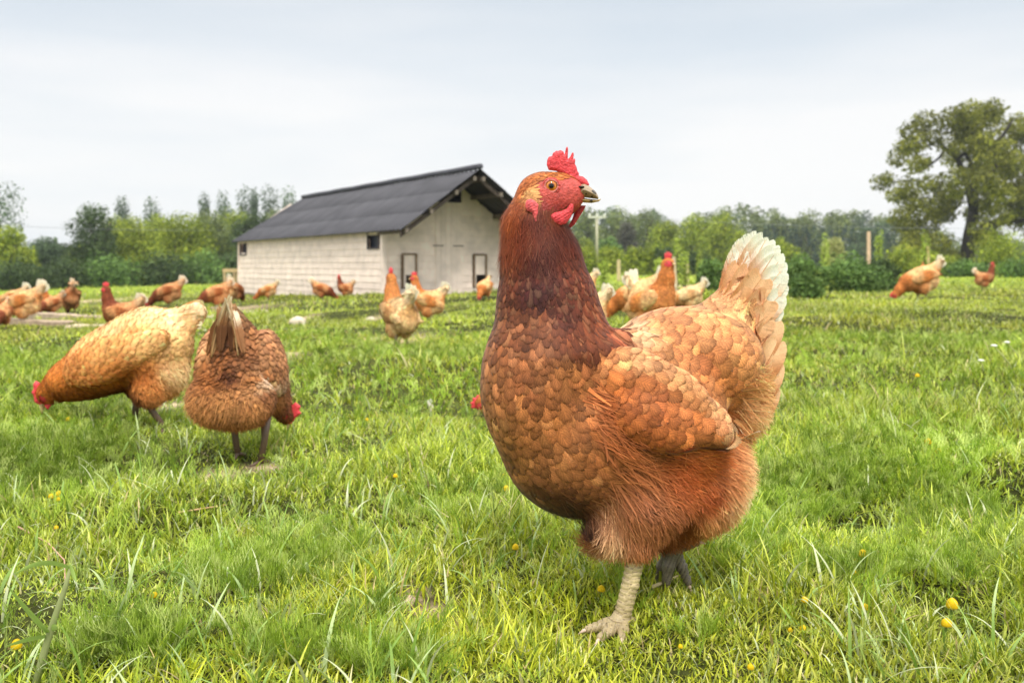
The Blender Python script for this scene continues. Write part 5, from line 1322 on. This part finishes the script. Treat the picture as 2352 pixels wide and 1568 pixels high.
# door of upright planks, pop holes, windows
b = Buf()
for k in range(5):
    u0 = .970 + k * .1026
    b.box((u0, -.022 - .002 * rb.rand(), ZB + .02), (u0 + .099, .0, 1.46), C=cream * (.93 + .1 * rb.rand()), M=Mw)
door_o = b.build('door', M_PAINT, shed, smooth=False)
for u in (1.0, 1.40):
    b = Buf(); b.box((u - .09, -.034, .695), (u + .12, -.0245, .712), C=lin((120, 104, 92)), M=Mw); b.build('hinge', M_METAL, door_o, smooth=False)
for u0, u1, gx in ((.3205, .607, .12), (1.712, 1.99, .08)):
    b = Buf()
    dk = lin((124, 104, 84))
    b.box((u0, -.05, -.02), (u0 + .032, 0, .565), C=dk, M=Mw); b.box((u1 - .028, -.05, -.02), (u1, 0, .565), C=dk * 1.4, M=Mw); b.box((u0 + .033, -.046, .545), (u1 - .029, 0, .572), C=dk, M=Mw)
    po = b.build('pop_hole', M_WOOD, shed, smooth=False)
    b = Buf(); b.box((u0 + .034, -.020, .20), (u1 - .030, -.006, .543), C=cream * 1.03, M=Mw); b.box((u0 + .034, -.020, -.0), (u0 + .034 + gx * .4, -.006, .198), C=cream, M=Mw); b.build('shutter', M_PAINT, po, smooth=False)
    b = Buf(); b.box((u0 + .03, .30, -.10), (u1 - .03, .32, .5), C=(.01, .01, .012), M=Mw); b.build('interior_shade_panel', M_WOOD, po, smooth=False)  # near-black panel, the shade inside the pop hole put into its colour
for (t0, t1, z0, z1) in win:
    b = Buf()
    for lo, hi in (((-.03, t0 - .01, z0 - .02), (.0, t0 + .02, z1)), ((-.03, t1 - .02, z0 - .02), (.0, t1 + .01, z1)), ((-.03, t0 + .021, z0 - .02), (.0, t1 - .021, z0 + .006))): b.box(lo, hi, C=lin((96, 90, 92)), M=Mw)
    wo = b.build('window', M_PAINT, shed, smooth=False)
    b = Buf(); b.box((.05, t0 - .03, z0 - .05), (.056, t1 + .03, z1), C=lin((34, 36, 52)), M=Mw); b.build('pane', M_METAL, wo, smooth=False)
# corrugated roof: two tiers of sheets on each slope
M_ROOF = vcol_mat("corrugated_roof", 0.7, 0.3, 0.0, noise=(3, 0.2), bump=(60, 0.3, 0.004))
def slope_pt(sgn, q, t, lift):          # q 0 at the ridge .. 1 at the eave
    u = SW / 2 + sgn * q * (SW / 2 + EO); z = RID - slope * q * (SW / 2 + EO)
    return W3(u, t, z + lift)
rbuf = Buf()
for sgn in (-1, 1):
    for q0, q1, lf in ((0.0, 0.36, .012), (0.33, 0.70, .007), (0.67, 1.0, .002)):
        nt = 9 * 8 * 8
        ts = np.linspace(-OV, SLN + .12, nt)
        V = []; Cc = []
        for q in (q0, q1):
            for t in ts:
                tq = t if t < SLN - 1.2 else t - (1 - q) * .96 * (t - (SLN - 1.2)) / 1.32
                V.append(slope_pt(sgn, q, tq, lf + (.004 if q == q1 else 0) + .012 * math.sin(t * 2 * math.pi / .15)))
                Cc.append(lin((74, 73, 78)) * (0.9 + .25 * float(vnoise(np.array(t * 2.1), np.array(q * 5.0 + sgn), 8))))
        m = nt
        Q = [(k, k + 1, m + k + 1, m + k) for k in range(m - 1)]
        if sgn > 0: Q = [x_[::-1] for x_ in Q]
        V = np.array(V); dn = np.array((0, 0, -.012))
        rbuf.add(np.concatenate([V, V + dn]), Q + [(x_[3] + 2 * m, x_[2] + 2 * m, x_[1] + 2 * m, x_[0] + 2 * m) for x_ in Q] + [(k + m, k + m + 1, k + 3 * m + 1, k + 3 * m) for k in range(m - 1)], C=np.array(Cc + Cc))
roof_o = rbuf.build('roof', M_ROOF, shed)
b = Buf()
rp = [W3(SW / 2, t, RID + .058 + .003 * math.sin(t * 40)) for t in np.linspace(-OV - .01, SLN - .85, 60)]
b.tube(rp, .05, 8, C=lin((78, 78, 86))); b.build('ridge_cap', M_ROOF, roof_o)
b = Buf()
for sgn in (-1, 1):
    for q in (.06, .30, .62, .93):
        p = slope_pt(sgn, q, 0, -.075)[:0]
        u = SW / 2 + sgn * q * (SW / 2 + EO); z = RID - slope * q * (SW / 2 + EO) - .075
        b = Buf(); b.box((u - .03, -OV + .03, z - .045), (u + .03, .0, z + .03), C=lin((122, 112, 100)), M=Mw); b.build('purlin', M_WOOD, roof_o, smooth=False)
for sgn in (-1, 1):
    V = [slope_pt(sgn, q, t, o) for t in (-OV + .10, -OV + .15) for q in (0.02, .98) for o in (-.14, -.06)]
    b = Buf(); b.add(V, [(0, 1, 3, 2), (4, 6, 7, 5), (0, 4, 5, 1), (2, 3, 7, 6), (1, 5, 7, 3), (0, 2, 6, 4)], C=lin((92, 82, 74))); b.build('rafter', M_WOOD, roof_o, smooth=False)

# rail of the pen at the shed's far corner
A = ground(514, 684)
Y_ = 25.0
rl = empty('pen_rail', at(532, 678, Y_)); tag(rl, 'bleached wooden rail with posts at the far corner of the shed', 'railing')
k = Y_ / F
b = Buf(); b.box((-20 * k, -.04, 53 * k), (20 * k, .04, 61 * k), C=lin((196, 172, 128))); b.build('rail', M_WOOD, rl, smooth=False)
for px in (-16, 6, 14):
    b = Buf(); b.box((px * k - .03, -.03, -.3), (px * k + .03, .03, 53 * k), C=lin((180, 160, 122))); b.build('post', M_WOOD, rl, smooth=False)
b = Buf(); b.box((-14 * k, -.02, 20 * k), (12 * k, .02, 27 * k), C=lin((206, 190, 154))); b.build('lower_rail', M_WOOD, rl, smooth=False)

# ------------------------------------------------------------------ trees and bushes
def leaf_cloud(clumps, n, size, pal, rng, flat=0.5):
    """leaf sprays spread through the given clump balls (x, y, z, rx, ry, rz)"""
    cl = np.array(clumps, float)
    vol = (cl[:, 3] * cl[:, 4] * cl[:, 5]) ** .72
    w = rng.choice(len(cl), n, p=vol / vol.sum())
    d = rng.randn(n, 3); d /= np.linalg.norm(d, axis=1)[:, None]
    r = 1 - 0.55 * rng.rand(n) ** 1.6
    r = r * (0.86 + .30 * rng.rand(n))
    P = cl[w, :3] + d * r[:, None] * cl[w, 3:6]
    nr = d + 0.7 * rng.randn(n, 3) + np.array((0, 0, .5)); nr /= np.linalg.norm(nr, axis=1)[:, None]
    a = np.cross(nr, rng.randn(n, 3)); a /= np.linalg.norm(a, axis=1)[:, None]; b = np.cross(nr, a)
    s = size * np.exp(.35 * rng.randn(n))[:, None]
    V = np.stack([P - a * s, P - b * s * .5 + nr * s * .15, P + a * s * 1.1, P + b * s * .55 + nr * s * .12], 1).reshape(-1, 3)
    Q = np.arange(4 * n).reshape(-1, 4)
    tone = (rng.rand(len(cl))[w] * .6 + .70) * np.exp(.13 * rng.randn(n))
    pc = np.array([lin(c) for c in pal]); c = pc[rng.choice(len(pc), n)] * tone[:, None]
    return V, Q, np.repeat(c, 4, axis=0)

OAKP = [(116, 118, 40), (132, 134, 46), (94, 100, 38), (148, 150, 58)]
BRIGHT = [(146, 158, 44), (160, 170, 56), (126, 142, 42), (106, 124, 40)]
DARKG = [(70, 88, 48), (82, 100, 52), (60, 78, 46)]
BLUEG = [(84, 104, 72), (94, 114, 76), (74, 92, 68)]
FARW = [(110, 122, 68), (124, 134, 70), (96, 110, 70)]
BUSHP = [(92, 122, 56), (104, 134, 62), (78, 106, 52), (118, 146, 74)]

def tree(name, label, cat, px, py_base, Y, py_top, wpx, pal, n, seed, shape='round', group=None, leaf=2.4, trunk=True, nclump=16, bare=0.0):
    rng = np.random.RandomState(seed)
    k = Y / F
    X0 = (px - CX) * k; z0 = float(terrain(X0, Y)) if py_base is None else CH - (py_base - HY) * k
    H = CH - (py_top - HY) * k - z0; Wd = wpx * k / 2
    root = empty(name, (X0, Y, z0))
    tag(root, label, cat, group)
    cl = []
    if shape == 'poplar':
        for i in range(nclump):
            t = .12 + .84 * i / (nclump - 1); r = Wd * (0.55 + .45 * math.sin(math.pi * min(1, .15 + .62 * t))) * (.8 + .3 * rng.rand())
            cl.append((rng.randn() * Wd * .12, rng.randn() * Wd * .12, H * t - r * .3, r, r, H / nclump * 1.5))
    elif shape == 'bush':
        for i in range(nclump):
            a = rng.rand() * 6.283; q = math.sqrt(rng.rand()) * .8; zz = rng.rand() ** .8
            r = (.26 + .22 * rng.rand()) * min(Wd, H * 1.1)
            cl.append((math.cos(a) * q * (Wd - r * .6), math.sin(a) * q * Wd * .7, max(r * .4, (H - r) * zz * (1 - .45 * q * q)), r * 1.15, r, r * .9))
    elif shape == 'conifer':
        for i in range(nclump):
            t = i / (nclump - 1); r = Wd * (1.02 - t) + .1
            cl.append((rng.randn() * .1 * r, rng.randn() * .1 * r, H * (.08 + .88 * t), r, r, H / nclump * .9))
    else:
        for i in range(nclump):
            a = rng.rand() * 6.283; t = .08 + .88 * (i + .5) / nclump; env = math.sqrt(max(.05, 1 - max(0, (t - .35) / .67) ** 2))
            q = (.35 + .6 * rng.rand()) if i < nclump - 2 else .1
            r = (.30 + .18 * rng.rand()) * Wd
            cl.append((math.cos(a) * q * env * (Wd - r * .5), math.sin(a) * q * env * (Wd - r * .5), H * t * (1 - r / H * .6), r * 1.15, r * 1.1, r * .85))
        cl.append((0, 0, H * .45, Wd * .6, Wd * .6, H * .34)); cl.append((0, 0, H * .22, Wd * .8, Wd * .6, H * .22))
    top_ = max(c_[2] + c_[5] for c_ in cl); f_ = (1.08 if shape == 'poplar' else 1.03) * H / top_; cl = [(c_[0], c_[1], c_[2] * f_, c_[3], c_[4], c_[5] * f_) for c_ in cl]
    V, Q, C = leaf_cloud(cl, n, leaf * k, pal, rng)
    b = Buf(); b.add(V, Q, C=C); crown = b.build('crown', M_LEAF, root, smooth=False)
    if trunk:
        b = Buf(); rt_ = max(H * .022, .03)
        pts = [(rng.randn() * .05 * Wd * i, rng.randn() * .05 * Wd * i, H * .8 * i / 5) for i in range(6)]
        pts[0] = (0, 0, -.2)
        b.tube(pts, np.linspace(rt_ * 1.3, rt_ * .3, 6), 7, C=lin((92, 84, 70)))
        for c_ in cl[::3][:7]:
            h0 = min(c_[2] * .7, H * .6); b.tube([(0, 0, h0), (c_[0] * .5, c_[1] * .5, (h0 + c_[2]) / 2), c_[:3]], [rt_ * .5, rt_ * .35, rt_ * .15], 5, C=lin((92, 84, 70)))
        b.build('trunk', M_BARK, root)
    return root
def copy_tree(src, loc, rz, sx, sz, label):
    r = src.copy(); COL.objects.link(r); r.location = loc; r.rotation_euler = (0, 0, rz); r.scale = (sx, sx, sz); r['label'] = label
    for ch in list(src.children):
        c = ch.copy(); COL.objects.link(c); c.parent = r
    return r

# the oak
Yo = 70.0; ko = Yo / F
oak = empty('oak_tree', (*(at(2232, 640, Yo)[:2]), CH - 30 * ko))
tag(oak, 'big spreading oak with dark crooked limbs standing alone at the right', 'tree')
O = lambda px, py, d=0.0: ((px - 2232) * ko, d * ko, (640 - py) * ko)
oc = []
ro = np.random.RandomState(9)
for px, py, r in ((2095, 300, 30), (2120, 280, 30), (2160, 285, 36), (2075, 335, 22), (2100, 330, 30), (2135, 318, 30), (2185, 270, 30), (2210, 300, 36), (2235, 268, 34), (2262, 255, 28), (2290, 258, 30), (2320, 262, 30), (2350, 285, 36), (2380, 300, 40),
                  (2270, 300, 36), (2310, 310, 36), (2350, 335, 36), (2085, 385, 26), (2110, 372, 26), (2068, 402, 18), (2230, 340, 34), (2270, 355, 32), (2310, 370, 34), (2350, 385, 36), (2390, 360, 40), (2420, 330, 40), (2060, 450, 22), (2085, 440, 26), (2115, 425, 26),
                  (2145, 415, 26), (2110, 470, 34), (2150, 455, 34), (2185, 425, 32), (2215, 400, 30), (2060, 495, 22), (2085, 510, 32), (2120, 520, 34), (2160, 505, 34), (2195, 470, 32), (2225, 450, 30), (2265, 430, 34), (2300, 430, 34), (2340, 435, 34), (2380, 430, 38),
                  (2090, 555, 32), (2130, 560, 34), (2165, 545, 30), (2270, 470, 28), (2320, 475, 28), (2360, 480, 36), (2410, 420, 44), (2440, 380, 40), (2400, 480, 36), (2200, 345, 24), (2250, 385, 26), (2180, 590, 30), (2140, 600, 34), (2460, 450, 40), (2085, 600, 34), (2060, 575, 24), (2180, 620, 34), (2210, 560, 26), (2120, 635, 30), (2070, 630, 26), (2280, 540, 26), (2320, 540, 30), (2370, 530, 34), (2410, 520, 36), (2250, 500, 22), (2150, 570, 30), (2200, 530, 24), (2195, 610, 28)):
    oc.append((*O(px, py, ro.randn() * 55), r * ko * 1.05, r * ko * 1.1, r * ko * .82))
for i in range(36):
    a = ro.rand() * 6.283
    oc.append((*O(2255 + math.cos(a) * 170 * ro.rand() ** .5, 400 + 120 * (ro.rand() * 2 - 1), (60 + 110 * ro.rand()) * (1 if i % 2 else -.8)), 28 * ko, 28 * ko, 22 * ko))
V, Q, C = leaf_cloud(oc, 50000, 3.4 * ko, OAKP, ro)
b = Buf(); b.add(V, Q, C=C); b.build('crown', M_LEAF, oak, smooth=False)
b = Buf(); bark = lin((58, 54, 50))
for pts, r0, r1 in (([(2222, 650, 0), (2222, 590, 0), (2226, 545, 0), (2234, 500, 0), (2240, 450, 5), (2246, 390, 10), (2256, 320, 10), (2262, 270, 5)], 19, 3), ([(2226, 550, 0), (2262, 522, -10), (2300, 505, -25), (2340, 476, -30), (2390, 440, -30)], 15, 5), ([(2236, 490, 0), (2215, 430, -15), (2190, 365, -20), (2160, 345, -25), (2138, 325, -30)], 9, 3),
                      ([(2190, 365, -20), (2215, 350, -30), (2245, 338, -35)], 5, 2), ([(2244, 420, 5), (2280, 400, 20), (2320, 360, 30), (2352, 340, 35)], 8, 3), ([(2246, 395, 10), (2225, 340, 25), (2205, 300, 30)], 6, 2),
                      ([(2300, 505, -25), (2330, 510, -10), (2380, 500, 0)], 7, 3), ([(2250, 360, 10), (2290, 320, -20), (2310, 280, -30)], 6, 2), ([(2160, 345, -25), (2145, 365, -30), (2120, 385, -30)], 4, 2)):
    b.tube([O(*p) for p in pts], np.linspace(r0, r1, len(pts)) * ko, 8, C=bark)
b.build('trunk', M_BARK, oak)

# poplars on the skyline at the left, each set apart by its place
T = tree
T('poplar_tree', 'tall dark poplar at the very left edge of the view', 'tree', 2, None, 80, 432, 95, BLUEG, 2600, 101, 'poplar', None, 2.6, nclump=12)
for i, (px, top, w, lab) in enumerate(((283, 462, 32, 'thin poplar top above the hedge trees, leftmost of the far row'), (350, 466, 36, 'short wide poplar top above the hedge trees, second of the far row'), (470, 453, 24, 'slender pale poplar on the skyline well left of the shed roof'),
                                       (519, 450, 34, 'broad poplar on the skyline next to the slender pale one'), (564, 439, 42, 'bushy topped poplar on the skyline, tallest of the group near the roof'), (618, 436, 40, 'dense columnar poplar on the skyline close to the roof slope'), (668, 440, 40, 'poplar just clear of the upper roof slope'), (585, 445, 16, 'narrow poplar squeezed between two broad ones'))):
    T('poplar_tree', lab, 'tree', px, None, 130, top, w * 1.25, BLUEG, 3000, 110 + i, 'poplar', 'poplars on the skyline', 2.2, nclump=8)
# hedge trees at the left
HT = [(25, 520, 90, BRIGHT, 'bright bush at the foot of the left edge poplar'), (105, 545, 90, BLUEG, 'grey green loose shrub in the gap of the left hedge'), (140, 560, 70, DARKG, 'low dark shrub closing the gap of the left hedge'), (215, 470, 110, DARKG, 'tall dark tree beginning the long left hedge'),
      (195, 560, 80, BRIGHT, 'pale leafy bush below the tall dark hedge tree'), (262, 500, 110, BRIGHT, 'yellow green tree second in the long left hedge'), (310, 498, 110, BRIGHT, 'rounded light green tree in the middle of the left hedge'), (365, 492, 110, BRIGHT, 'leafy tree with uneven top in the left hedge'),
      (420, 490, 120, BRIGHT, 'wide light green tree of the left hedge before the poplars'), (480, 485, 110, FARW, 'olive tree under the skyline poplars'), (540, 482, 120, BRIGHT, 'tree reaching up under the two densest poplars'), (590, 490, 100, DARKG, 'dark tree against the lower roof edge of the shed'), (640, 482, 110, FARW, 'tree partly behind the shed roof slope')]
for i, (px, top, w, pal, lab) in enumerate(HT):
    T('hedge_tree', lab, 'tree', px, None, 62 + (i * 7) % 18, top, w * 1.4, pal, 11000, 130 + i, 'round', 'hedge trees at the left', 2.7, nclump=18)
for i, (px, top, w, pal, lab) in enumerate(((40, 585, 130, DARKG, 'dark hedge foot under the edge poplar'), (150, 590, 130, DARKG, 'dark hedge foot beneath the gap of the left hedge'), (262, 575, 140, BUSHP, 'shaded hedge foot under the yellow green trees'), (370, 575, 140, DARKG, 'shaded hedge foot in the middle of the left hedge'), (465, 570, 130, BUSHP, 'hedge foot left of the pen rail'), (545, 575, 110, DARKG, 'hedge foot behind the far corner of the shed'))):
    T('hedge_bush', lab, 'bush', px, None, 52 + i * 1.3, top, w * 1.2, pal, 4200, 160 + i, 'bush', 'bushes along the left hedge', 2.8, trunk=False, nclump=26)  # low bushes added at trunk level, their darker leaf colours stand for shade
# far wood at the right: a mass, and the trees that stand out of it
wb_ = Buf(); rw = np.random.RandomState(4)
for px in np.arange(1120, 2420, 17):
    Y = 165 + rw.rand() * 40; k = Y / F; top = 493 + 12 * math.sin(px * .021) + 9 * math.sin(px * .057 + 1) + rw.randn() * 5
    if px > 1960: top += (px - 1960) * .18
    z0 = -.6; H = CH - (top - HY) * k
    cl = []
    for i in range(9):
        r = (9 + 7 * rw.rand()) * k; cl.append(((px - CX + rw.randn() * 13) * k, Y + rw.randn() * 2, z0 + (H - z0) * (.25 + .75 * (i + .5) / 9) - r * .5, r * 1.4, r * 1.2, r))
    pal = FARW if rw.rand() < .62 else BLUEG
    V, Q, C = leaf_cloud(cl, 900, 2.9 * k, pal, rw); wb_.add(V, Q, C=C)
tag(wb_.build('far_wood', M_LEAF, smooth=False), 'continuous band of distant woodland along the horizon behind the field', 'woodland', kind='stuff')
db = Buf()
for px in np.arange(1735, 2080, 9):
    Y = 140; k = Y / F; H = CH - (522 - HY + rw.randn() * 4) * k
    cl = [((px - CX) * k, Y + rw.randn(), H * t, 7 * k * (1.05 - .6 * t), 7 * k, H * .12) for t in np.linspace(.1, .95, 7)]
    V, Q, C = leaf_cloud(cl, 300, 2.0 * k, [(52, 72, 62), (62, 82, 66), (46, 62, 58)], rw); db.add(V, Q, C=C)
tag(db.build('conifer_belt', M_LEAF, smooth=False), 'dark straight belt of conifers in front of the distant wood', 'woodland', kind='stuff')
MT = [(1345, 478, 70, 130, FARW, 'rounded far tree showing beneath the beak of the front hen'), (1420, 476, 95, 125, FARW, 'broad pale domed tree of the far wood right of the utility pole'), (1490, 480, 90, 125, FARW, 'domed tree of the far wood left of the bright tree clump'), (1440, 512, 46, 110, [(84, 84, 74), (92, 90, 78)], 'purplish dark tree within the far wood'),
      (1530, 505, 90, 92, BRIGHT, 'bright green tree, left of the clump behind the saplings'), (1595, 492, 100, 90, BRIGHT, 'bright green tree, highest of the clump behind the saplings'), (1655, 488, 100, 92, BRIGHT, 'bright green tree with pointed sprays at the right of the clump'), (1700, 530, 50, 88, BRIGHT, 'short bright tree ending the clump at its right'),
      (1660, 478, 80, 150, FARW, 'pale domed tree rising behind the bright clump'), (1770, 488, 90, 150, FARW, 'pale tree above the dark conifer belt, left one'), (1860, 482, 110, 150, FARW, 'large domed tree above the dark conifer belt'), (1925, 484, 100, 152, FARW, 'right hand domed tree above the dark conifer belt'), (1790, 548, 80, 75, BRIGHT, 'low yellow green tree right of the white tail tip'),
      (1990, 520, 80, 130, BLUEG, 'dull tree where the far wood meets the oak'), (1400, 545, 60, 100, BUSHP, 'leafy tree to the right of the utility pole foot'), (1345, 548, 60, 100, BRIGHT, 'light bush tree left of the utility pole foot')]
for i, (px, top, w, Y, pal, lab) in enumerate(MT):
    T('field_tree', lab, 'tree', px, None, Y, top, w * 1.25, pal, 5000, 200 + i, 'round', 'trees beyond the field', 2.5, nclump=18)
BT = [(1335, 565, 90, 60, BRIGHT, 9, 'hedge bush right behind the neck of the front hen'), (1400, 562, 90, 62, BRIGHT, 9, 'hedge bush under the utility pole'), (1465, 566, 90, 60, BRIGHT, 9, 'hedge bush above the red comb of the upright hen'), (1530, 568, 90, 60, DARKG, 9, 'darker hedge bush behind the sapling stakes'), (1600, 575, 90, 58, DARKG, 9, 'dark hedge bush right of the tall stake'),
      (1640, 594, 96, 22, BUSHP, 8, 'round bush left of the raised tail of the front hen'), (1700, 560, 90, 50, BRIGHT, 8, 'hedge bush partly behind the raised tail'), (1850, 582, 120, 21, BUSHP, 10, 'leafy left part of the big dark thicket, a bush with dense top'), (1960, 576, 170, 21, BUSHP, 10, 'big dark thicket bush in the middle right of the field'),
      (2030, 592, 90, 22, DARKG, 9, 'right end bush of the dark thicket beside the pecking hen'), (1850, 628, 84, 13.5, BUSHP, 8, 'small round bush in front of the big dark thicket'), (1915, 545, 70, 55, [(176, 176, 116), (150, 156, 90)], 6, 'pale flowering shrub above the big dark thicket'), (2075, 560, 110, 52, BRIGHT, 8, 'shrub under the left skirts of the oak'),
      (2150, 575, 120, 50, BRIGHT, 8, 'shrub before the trunk of the oak'), (2230, 592, 130, 46, BUSHP, 8, 'low shrub right of the oak stake'), (2300, 516, 130, 56, BRIGHT, 8, 'tall yellow green shrub right of the oak trunk'), (2350, 585, 120, 44, BUSHP, 8, 'low shrub at the right edge of the view')]
for i, (px, top, w, Y, pal, n_, lab) in enumerate(BT):
    T('field_bush', lab, 'bush', px, None, Y, top, w, pal, n_ * 560, 240 + i, 'bush', 'bushes across the field', 2.6 if Y > 30 else 3.2, trunk=False, nclump=26)

# stakes and saplings of the young hedge
def stake(px, y0, y1, Y, col, lab, lean=0.0, w=4.5):
    k = Y / F; P = at(px, y1, Y); P[2] = float(terrain(P[0], Y)) - .05; H = CH - (y0 - HY) * k - P[2]; r = w * k
    b = Buf(); V = []
    for z, s1 in ((0, 1), (H * .5, .97), (H * .985, .92), (H, .75)):
        V += [(lean * z - r * s1, -r * s1, z), (lean * z + r * s1, -r * s1, z), (lean * z + r * s1, r * s1, z), (lean * z - r * s1, r * s1, z)]
    b.add(V, [(i * 4 + a, i * 4 + (a + 1) % 4, i * 4 + 4 + (a + 1) % 4, i * 4 + 4 + a) for i in range(3) for a in range(4)] + [(12, 13, 14, 15)], C=lin(col))
    o = b.build('wooden_stake', M_WOOD, smooth=False); o.location = P; tag(o, lab, 'stake', 'wooden stakes in the young hedge')
stake(1554, 590, 652, 21, (206, 186, 150), 'tall leaning stake right of the red comb of the upright hen', -.07, 3.6)
stake(1421, 597, 625, 38, (196, 178, 136), 'stake above the wing of the half hidden pale hen', 0, 4)
stake(1579, 607, 640, 36, (190, 170, 140), 'thin stake just right of the tall leaning one', 0, 3)
stake(1995, 532, 620, 30, (206, 178, 150), 'tallest stake, standing up out of the big dark thicket', 0, 3.6)
stake(2131, 566, 620, 34, (204, 180, 140), 'stake with a leafy sapling in front of the oak', 0, 3.2)
for i, (px, y0, y1, Y, lab) in enumerate(((1555, 543, 650, 21.5, 'sapling tied to the tall leaning stake'), (1573, 580, 640, 26, 'short sapling right of the tall leaning stake'), (1608, 575, 635, 26, 'sapling with pale top left of the round bush'), (1533, 590, 640, 26, 'thin sapling left of the tall leaning stake'), (1387, 594, 645, 30, 'sapling behind the neck edge of the front hen'),
                                        (1512, 594, 640, 27, 'small sapling right of the red comb'), (1679, 576, 630, 30, 'sapling at the left edge of the raised tail'), (2127, 534, 620, 34, 'sapling on the stake before the oak'), (1895, 540, 620, 33, 'slim yellowish sapling above the thicket'), (2018, 530, 640, 32, 'leafy sapling right of the tallest stake'))):
    T('sapling', lab, 'sapling', px, None, Y, y0, 24, [(164, 182, 72), (176, 192, 90), (140, 162, 60)], 620, 300 + i, 'poplar', 'saplings in the young hedge', 2.2, nclump=7)

# utility pole and wires
Yp = 60.0; kp_ = Yp / F
pole = empty('utility_pole', at(1371, 580, Yp)); tag(pole, 'grey wooden utility pole with a crossarm and insulators under the beak of the front hen', 'utility pole')
b = Buf(); b.tube([(0, 0, -1.0), (0, 0, 40 * kp_), (0, 0, 86 * kp_)], np.array([3.6, 3.3, 2.9]) * kp_, 9, C=lin((184, 178, 158))); b.build('pole', M_WOOD, pole)
b = Buf(); b.box((-21 * kp_, -4.2 * kp_, 79 * kp_), (21 * kp_, -3.7 * kp_ + .12, 83 * kp_), C=lin((206, 204, 194))); b.build('crossarm', M_WOOD, pole, smooth=False)
for dx in (-17, 0, 17):
    b = Buf(); b.tube([(dx * kp_, -2.5 * kp_, 83 * kp_), (dx * kp_, -2.5 * kp_, 86 * kp_), (dx * kp_, -2.5 * kp_, 89 * kp_)], np.array([1.6, 3.2, 1.6]) * kp_, 8, C=lin((226, 226, 220))); b.build('insulator', M_METAL, pole)
for dx, lab in ((-17, 'overhead wire on the left insulator of the crossarm'), (17, 'overhead wire on the right insulator of the crossarm')):
    A = np.array(at(1371 + dx, 494, Yp)); A[1] -= 2.5 * kp_; pts = []
    for t in np.linspace(-1, 1, 41):
        sag = .9 * (1 - (2 * abs(t) - 1) ** 2)
        pts.append((t * 48, t * -3, -sag))
    b = Buf(); b.tube(pts, .006, 5, C=lin((120, 124, 128))); o = b.build('overhead_wire', M_METAL); o.location = A; tag(o, lab, 'wire', 'overhead wires')

# ------------------------------------------------------------------ thin summer haze over the whole field
hb_ = Buf(); hb_.box((-740, -303, -4.0), (740, 452, 16.0))
m, n, l = new_mat("haze_air")
o_ = n.new("ShaderNodeOutputMaterial"); v_ = n.new("ShaderNodeVolumePrincipled")
v_.inputs['Color'].default_value = (0.88, 0.93, 1.0, 1); v_.inputs['Density'].default_value = 0.0005; v_.inputs['Anisotropy'].default_value = 0.2
l.new(v_.outputs[0], o_.inputs['Volume'])
haze = hb_.build('haze', m, smooth=False); tag(haze, 'thin pale haze lying over the field and the far trees', 'haze', kind='stuff')
